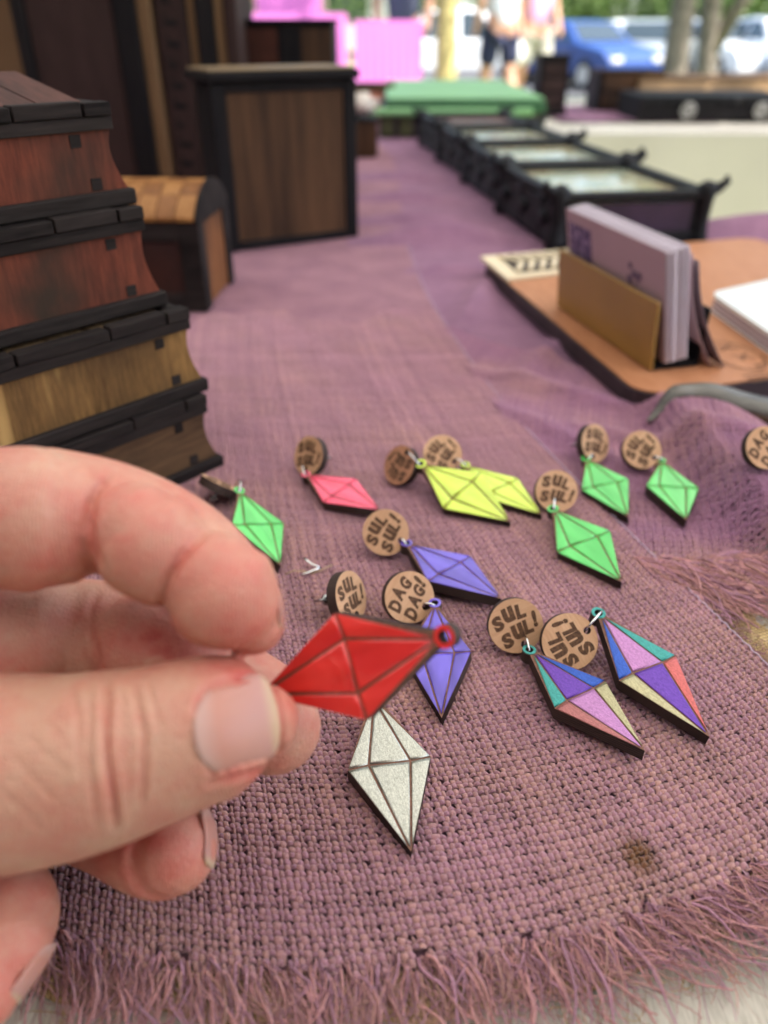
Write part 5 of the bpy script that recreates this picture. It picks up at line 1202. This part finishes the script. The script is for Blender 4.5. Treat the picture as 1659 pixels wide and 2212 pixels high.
# trees
M['bark'] = plain('bark', (.17, .14, .11), .9, noise=.35, scale=9, bs=.6, bd=.02); M['barky'] = plain('lichen_bark', (.42, .35, .14), .9, noise=.35, scale=9, bs=.6, bd=.02)  # the second bark's yellow is sunlight put into the colour
m, t, b = newmat('leaf'); oi = nd(t, 'ShaderNodeNewGeometry'); t.links.new(ramp(t, oi.outputs['Random Per Island'], [(0, (.045, .10, .012)), (.5, (.09, .17, .025)), (1, (.17, .26, .05))]), b.inputs['Base Color']); b.inputs['Roughness'].default_value = .5
b.inputs['Transmission Weight'].default_value = 0; M['leaf'] = m
def tree(x, y, h, r, label, fork=False, crown_r=2.4, bark='bark', nleaf=5200, low=2.0, lean=0.):
    root = empty('tree', (x, y, GZ-(.35 if y > 16 else 0)), label, 'tree', 'trees around the car park'); rs = random.Random(int(x*100)+int(y*10)); mb = MB()
    top = np.array([lean, 0, h*.5]); mb.tube([(0, 0, -.05), (.02, 0, .25), (lean*.4, .03, h*.2), (lean*.8, -.03, h*.36), tuple(top)], [r*1.5, r*1.1, r, r*.85, r*.6], 10)
    tips = []
    if fork: mb.tube([(.0, 0, .6), (.45, 0, 1.5), (.95, .1, h*.55)], [r*.9, r*.75, r*.45], 9)
    for k in range(9):
        a = rs.uniform(0, 6.28); s0 = top*rs.uniform(.6, 1.); e = np.array([math.cos(a)*crown_r*.7, math.sin(a)*crown_r*.7, h*rs.uniform(*((.55, .9) if 4 < h < 7 else (.22, .8)))]); mb.tube([s0, (s0+e)/2+np.array([0, 0, .25]), e], [r*.35, r*.22, r*.08], 6); tips.append(e)
    mb.obj('trunk', M[bark], root)
    cl = [t_+np.array([rs.gauss(0, .5), rs.gauss(0, .5), rs.gauss(0, .4)]) for t_ in tips for _ in range(4)]; v = []; nf = 0
    g_ = np.random.default_rng(int(abs(x)*50)+3)
    C0 = np.array(cl)[g_.integers(0, len(cl), nleaf)]+g_.normal(0, .42, (nleaf, 3)); C0[:, 2] = np.maximum(C0[:, 2], low)
    A = g_.normal(0, 1, (nleaf, 3)); A /= np.linalg.norm(A, axis=1)[:, None]; B_ = np.cross(A, g_.normal(0, 1, (nleaf, 3))); B_ /= np.linalg.norm(B_, axis=1)[:, None]; s_ = g_.uniform(.05, .11, (nleaf, 1))
    vv_ = np.stack([C0-A*s_, C0+B_*s_*.55, C0+A*s_, C0-B_*s_*.55], 1).reshape(-1, 3); F = np.arange(nleaf*4).reshape(-1, 4)
    link('crown', npmesh('crown', vv_, F, [M['leaf']]), root); return root
tree(bg(962, 8.6), 8.6, 6.5, .10, 'sunlit yellowish trunk right of the magenta panel', False, 2.2, 'barky', 4200, 2.6)
tree(bg(1462, 11.5), 11.5, 6., .15, 'grey trunk rising in front of the silver hatchback', False, 2.6, 'bark', 5200, 1.75)
tree(bg(1535, 12.6), 12.6, 6., .13, 'dark forked trunk between the white cars at the right', True, 2.6, 'bark', 5200, 1.75, -.25)
for k, (px, Y) in enumerate(((1180, 36), (1300, 38), (1420, 37), (1550, 38), (1680, 36), (1050, 40), (860, 41), (700, 40), (1820, 37))):
    tree(bg(px, Y), Y, 7.5+k % 3, .22, ['leafy tree beyond the car park behind the blue car', 'leafy tree beyond the car park left of the grey trunk', 'leafy tree beyond the car park behind the grey trunk', 'leafy tree beyond the car park behind the forked trunk', 'leafy tree beyond the car park at the right edge', 'leafy tree far behind the two people', 'leafy tree far behind the magenta panel', 'leafy tree far behind the box with the lighter panel', 'leafy tree beyond the car park just outside the right edge'][k], False, 3.6, 'bark', 3600, 1.6)
for k, (px, Y, lb) in enumerate(((1205, 34.5, 'bushy shrub showing above the blue car'), (1290, 35, 'bushy shrub beyond the silver hatchback, left of the grey trunk'), (1395, 35.5, 'bushy shrub right behind the silver hatchback'), (1500, 35, 'bushy shrub between the grey and the forked trunk'), (1600, 34.5, 'bushy shrub behind the white cars at the right'), (1690, 35, 'bushy shrub at the upper right corner'), (1120, 35, 'bushy shrub behind the heads of the two people'))):
    o = tree(bg(px, Y), Y, 3.4, .07, lb, False, 1.7, 'bark', 4200, 1.0); o.name = 'shrub'; o['category'] = 'shrub'; o['group'] = 'shrubs along the car park'
# pale building behind
BD = empty('building', (-2, 46, GZ), 'pale long building far beyond the car park', 'building')
MB().box(-34, 22, 0, 8, 0, 5.2).obj('wall', plain('render_wall', (.62, .64, .62), .9, noise=.05, scale=1), BD); MB().box(-34.4, 22.4, -.5, 8.5, 5.2, 5.6).obj('roof', plain('roof_sheet', (.30, .31, .33), .6), BD)
for k in range(14): MB().box(-32+k*3.9, -30+k*3.9, -.06, -.01, 1.2, 3.2).obj('window', M['glass'], BD)
MB().box(-34, 22, -.05, -.01, 0, .9).obj('plinth', plain('cream_plinth', (.66, .60, .44), .9), BD)
# magenta stalls
M['mag'] = plain('magenta_fabric', (.62, .17, .50), .8, noise=.06, scale=4, bs=0)
def stall(px0, px1, ptop, Y, label, dpt=.7):
    a, c_ = bg(px0, Y), bg(px1, Y); zt = float(pY(px0, ptop, Y)[2]); root = empty('draped_stand', ((a+c_)/2, Y, GZ), label, 'stand'); hw = (c_-a)/2; N = 40; v = []; f = []; H = zt-GZ
    per = [(-hw+2*hw*i/N, 0) for i in range(N+1)]+[(hw, dpt*i/12) for i in range(1, 13)]+[(hw-2*hw*i/N, dpt) for i in range(1, N+1)]+[(-hw, dpt-dpt*i/12) for i in range(1, 12)]
    n = len(per)
    for i, (x, y) in enumerate(per):
        for j in range(5): q = j/4; w2 = 1+.025*q*math.sin(i*1.3); v.append((x*w2, (y-dpt/2)*w2+dpt/2, .02+(H-.02)*(1-q)))
    for i in range(n):
        for j in range(4): k = (i+1) % n; f.append((i*5+j, k*5+j, k*5+j+1, i*5+j+1))
    f.append(tuple(i*5 for i in range(n))); MB().add(v, f).obj('drape', M['mag'], root)
    return root
stall(766, 912, 44, 5.6, 'bright magenta draped stand beyond the end of the table')
stall(480, 742, 28, 6.8, 'magenta draped stand behind the brown box, left of the bright one', .8)
stall(560, 690, -25, 8.2, 'taller magenta draped stand at the far upper left', .5)

# people: one continuous skinned body each, clothes as children
M['skinbg'] = plain('tanned_skin', (.55, .30, .20), .6, noise=.08, scale=20, bs=0)
def skinmesh(name, P, E, mat, parent):
    me = bpy.data.meshes.new(name); me.from_pydata([p[:3] for p in P], E, []); o = link(name, me, parent); sk_ = o.modifiers.new('s', 'SKIN'); sk_.use_smooth_shade = True
    sv = me.skin_vertices[0].data
    for i, p in enumerate(P): sv[i].radius = (p[3], p[4] if len(p) > 4 else p[3]); sv[i].use_root = i == 0
    ss = o.modifiers.new('u', 'SUBSURF'); ss.levels = ss.render_levels = 2; dg = bpy.context.evaluated_depsgraph_get(); m2 = bpy.data.meshes.new_from_object(o.evaluated_get(dg)); o.modifiers.clear(); o.data = m2; m2.materials.clear(); m2.materials.append(mat)
    return o
def person(x, y, rz, label, shirt, shorts, hair, stride=.12, group=None):
    root = empty('person', (x, y, GZ), label, 'person', group, rz); s = stride
    P = [(0, 0, .95, .15, .11), (0, 0, 1.15, .14, .10), (0, 0, 1.38, .17, .11), (0, 0, 1.48, .07, .07), (0, .0, 1.56, .05, .055), (0, .01, 1.66, .085, .10), (0, .01, 1.74, .06, .075),
      (-.10, 0, .90, .10, .10), (-.11, s*.5, .50, .062, .065), (-.11, s*.7, .30, .058, .065), (-.11, s*.4, .09, .036, .042), (-.11, s*.4+.14, .035, .04, .03),
      (.10, 0, .90, .10, .10), (.11, -s*.3, .50, .062, .065), (.11, -s*.9, .30, .058, .065), (.11, -s, .09, .036, .042), (.11, -s+.14, .035, .04, .03),
      (-.20, 0, 1.40, .06, .06), (-.26, -.02, 1.12, .042, .045), (-.24, .10, .90, .032, .034), (-.23, .15, .82, .04, .02),
      (.20, 0, 1.40, .06, .06), (.26, -.02, 1.12, .042, .045), (.25, .08, .88, .032, .034), (.25, .11, .80, .04, .02)]
    E_ = [(0, 1), (1, 2), (2, 3), (3, 4), (4, 5), (5, 6), (0, 7), (7, 8), (8, 9), (9, 10), (10, 11), (0, 12), (12, 13), (13, 14), (14, 15), (15, 16), (2, 17), (17, 18), (18, 19), (19, 20), (2, 21), (21, 22), (22, 23), (23, 24)]
    skinmesh('body', P, E_, M['skinbg'], root)
    skinmesh('shirt', [(0, 0, .86, .185, .14), (0, 0, 1.1, .165, .125), (0, 0, 1.38, .19, .13), (0, 0, 1.455, .10, .09), (-.215, 0, 1.40, .085, .085), (-.245, -.01, 1.22, .075, .075), (.215, 0, 1.40, .085, .085), (.245, -.01, 1.22, .075, .075)], [(0, 1), (1, 2), (2, 3), (2, 4), (4, 5), (2, 6), (6, 7)], shirt, root)
    skinmesh('shorts', [(0, 0, .93, .165, .13), (-.105, .02, .82, .115, .115), (-.115, s*.35, .55, .105, .105), (.105, .0, .82, .115, .115), (.115, -s*.25, .55, .105, .105)], [(0, 1), (1, 2), (0, 3), (3, 4)], shorts, root)
    MB().ball((0, -.012, 1.72), (.098, .115, .10), 16, 12).obj('hair', hair, root)
    for s_ in (-1, 1): MB().box(s_*.11-.05, s_*.11+.05, (.4*s if s_ < 0 else -s)-.08, (.4*s if s_ < 0 else -s)+.20, 0, .075, .02).obj('shoe', plain('shoe_grey', (.4, .38, .36), .7) if 'shoe_grey' not in bpy.data.materials else bpy.data.materials['shoe_grey'], root)
    return root
hr = plain('brown_hair', (.05, .03, .02), .7); nav = plain('navy_cloth', (.015, .02, .06), .8); wh = plain('white_shirt', (.74, .76, .84), .8, noise=.03); pk = plain('pink_shirt', (.66, .36, .56), .8, noise=.03); bei = plain('beige_shorts', (.50, .47, .40), .8); dk = plain('slate_shirt', (.06, .07, .12), .8); tn = plain('orange_top', (.65, .33, .18), .8)
person(bg(1080, 9.4), 9.4, math.radians(25), 'person in a pale blue white tee and navy shorts walking on the lawn', wh, nav, hr, .16)
person(bg(1152, 9.6), 9.6, math.radians(-150), 'person in a pink tee and beige shorts beside the one in white', pk, bei, hr, .14)
person(bg(870, 9.), 9., math.radians(170), 'person in a slate top behind the magenta stand', dk, bei, hr, .08)
person(bg(520, 10.), 10., math.radians(160), 'person in an orange top far behind the tall boxes', tn, wh, hr, .1)
person(bg(640, 12.), 12., math.radians(30), 'person in a white top behind the magenta stands at left', wh, nav, hr, .1)
# white carrier bag held by the pink-shirted person
o = MB(); o.ball((0, 0, .0), (.10, .07, .14), 14, 10); ob = o.obj('carrier_bag', plain('bag_white', (.8, .8, .8), .5)); ob.location = (bg(1114, 9.45), 9.45, GZ+.68); tag(ob, 'white carrier bag hanging between the two walking people', 'bag')

# the rest of the person whose hand it is: shirt and sleeve, leaning over the table's near edge
skinmesh('shirt', [(-.06, -.50, -.25, .22, .14), (-.06, -.46, .05, .21, .13), (-.06, -.38, .38, .23, .14), (-.04, -.32, .52, .09, .09), (-.24, -.50, .42, .075, .075), (-.40, -.42, .26, .068, .068), (-.405, -.315, .125, .058, .058), (-.36, -.22, .105, .052, .052),
    (.20, -.50, .42, .075, .075), (.30, -.42, .24, .068, .068), (.25, -.30, .14, .055, .055)], [(0, 1), (1, 2), (2, 3), (2, 4), (4, 5), (5, 6), (6, 7), (2, 8), (8, 9), (9, 10)], dk, PERS).matrix_local = Matrix.Translation(-PERS.location)
skinmesh('head', [(-.02, -.43, .55, .055, .06), (-.02, -.40, .64, .075, .085), (-.02, -.39, .74, .08, .10), (-.02, -.40, .80, .05, .06)], [(0, 1), (1, 2), (2, 3)], M['skinbg'], PERS).matrix_local = Matrix.Translation(-PERS.location)
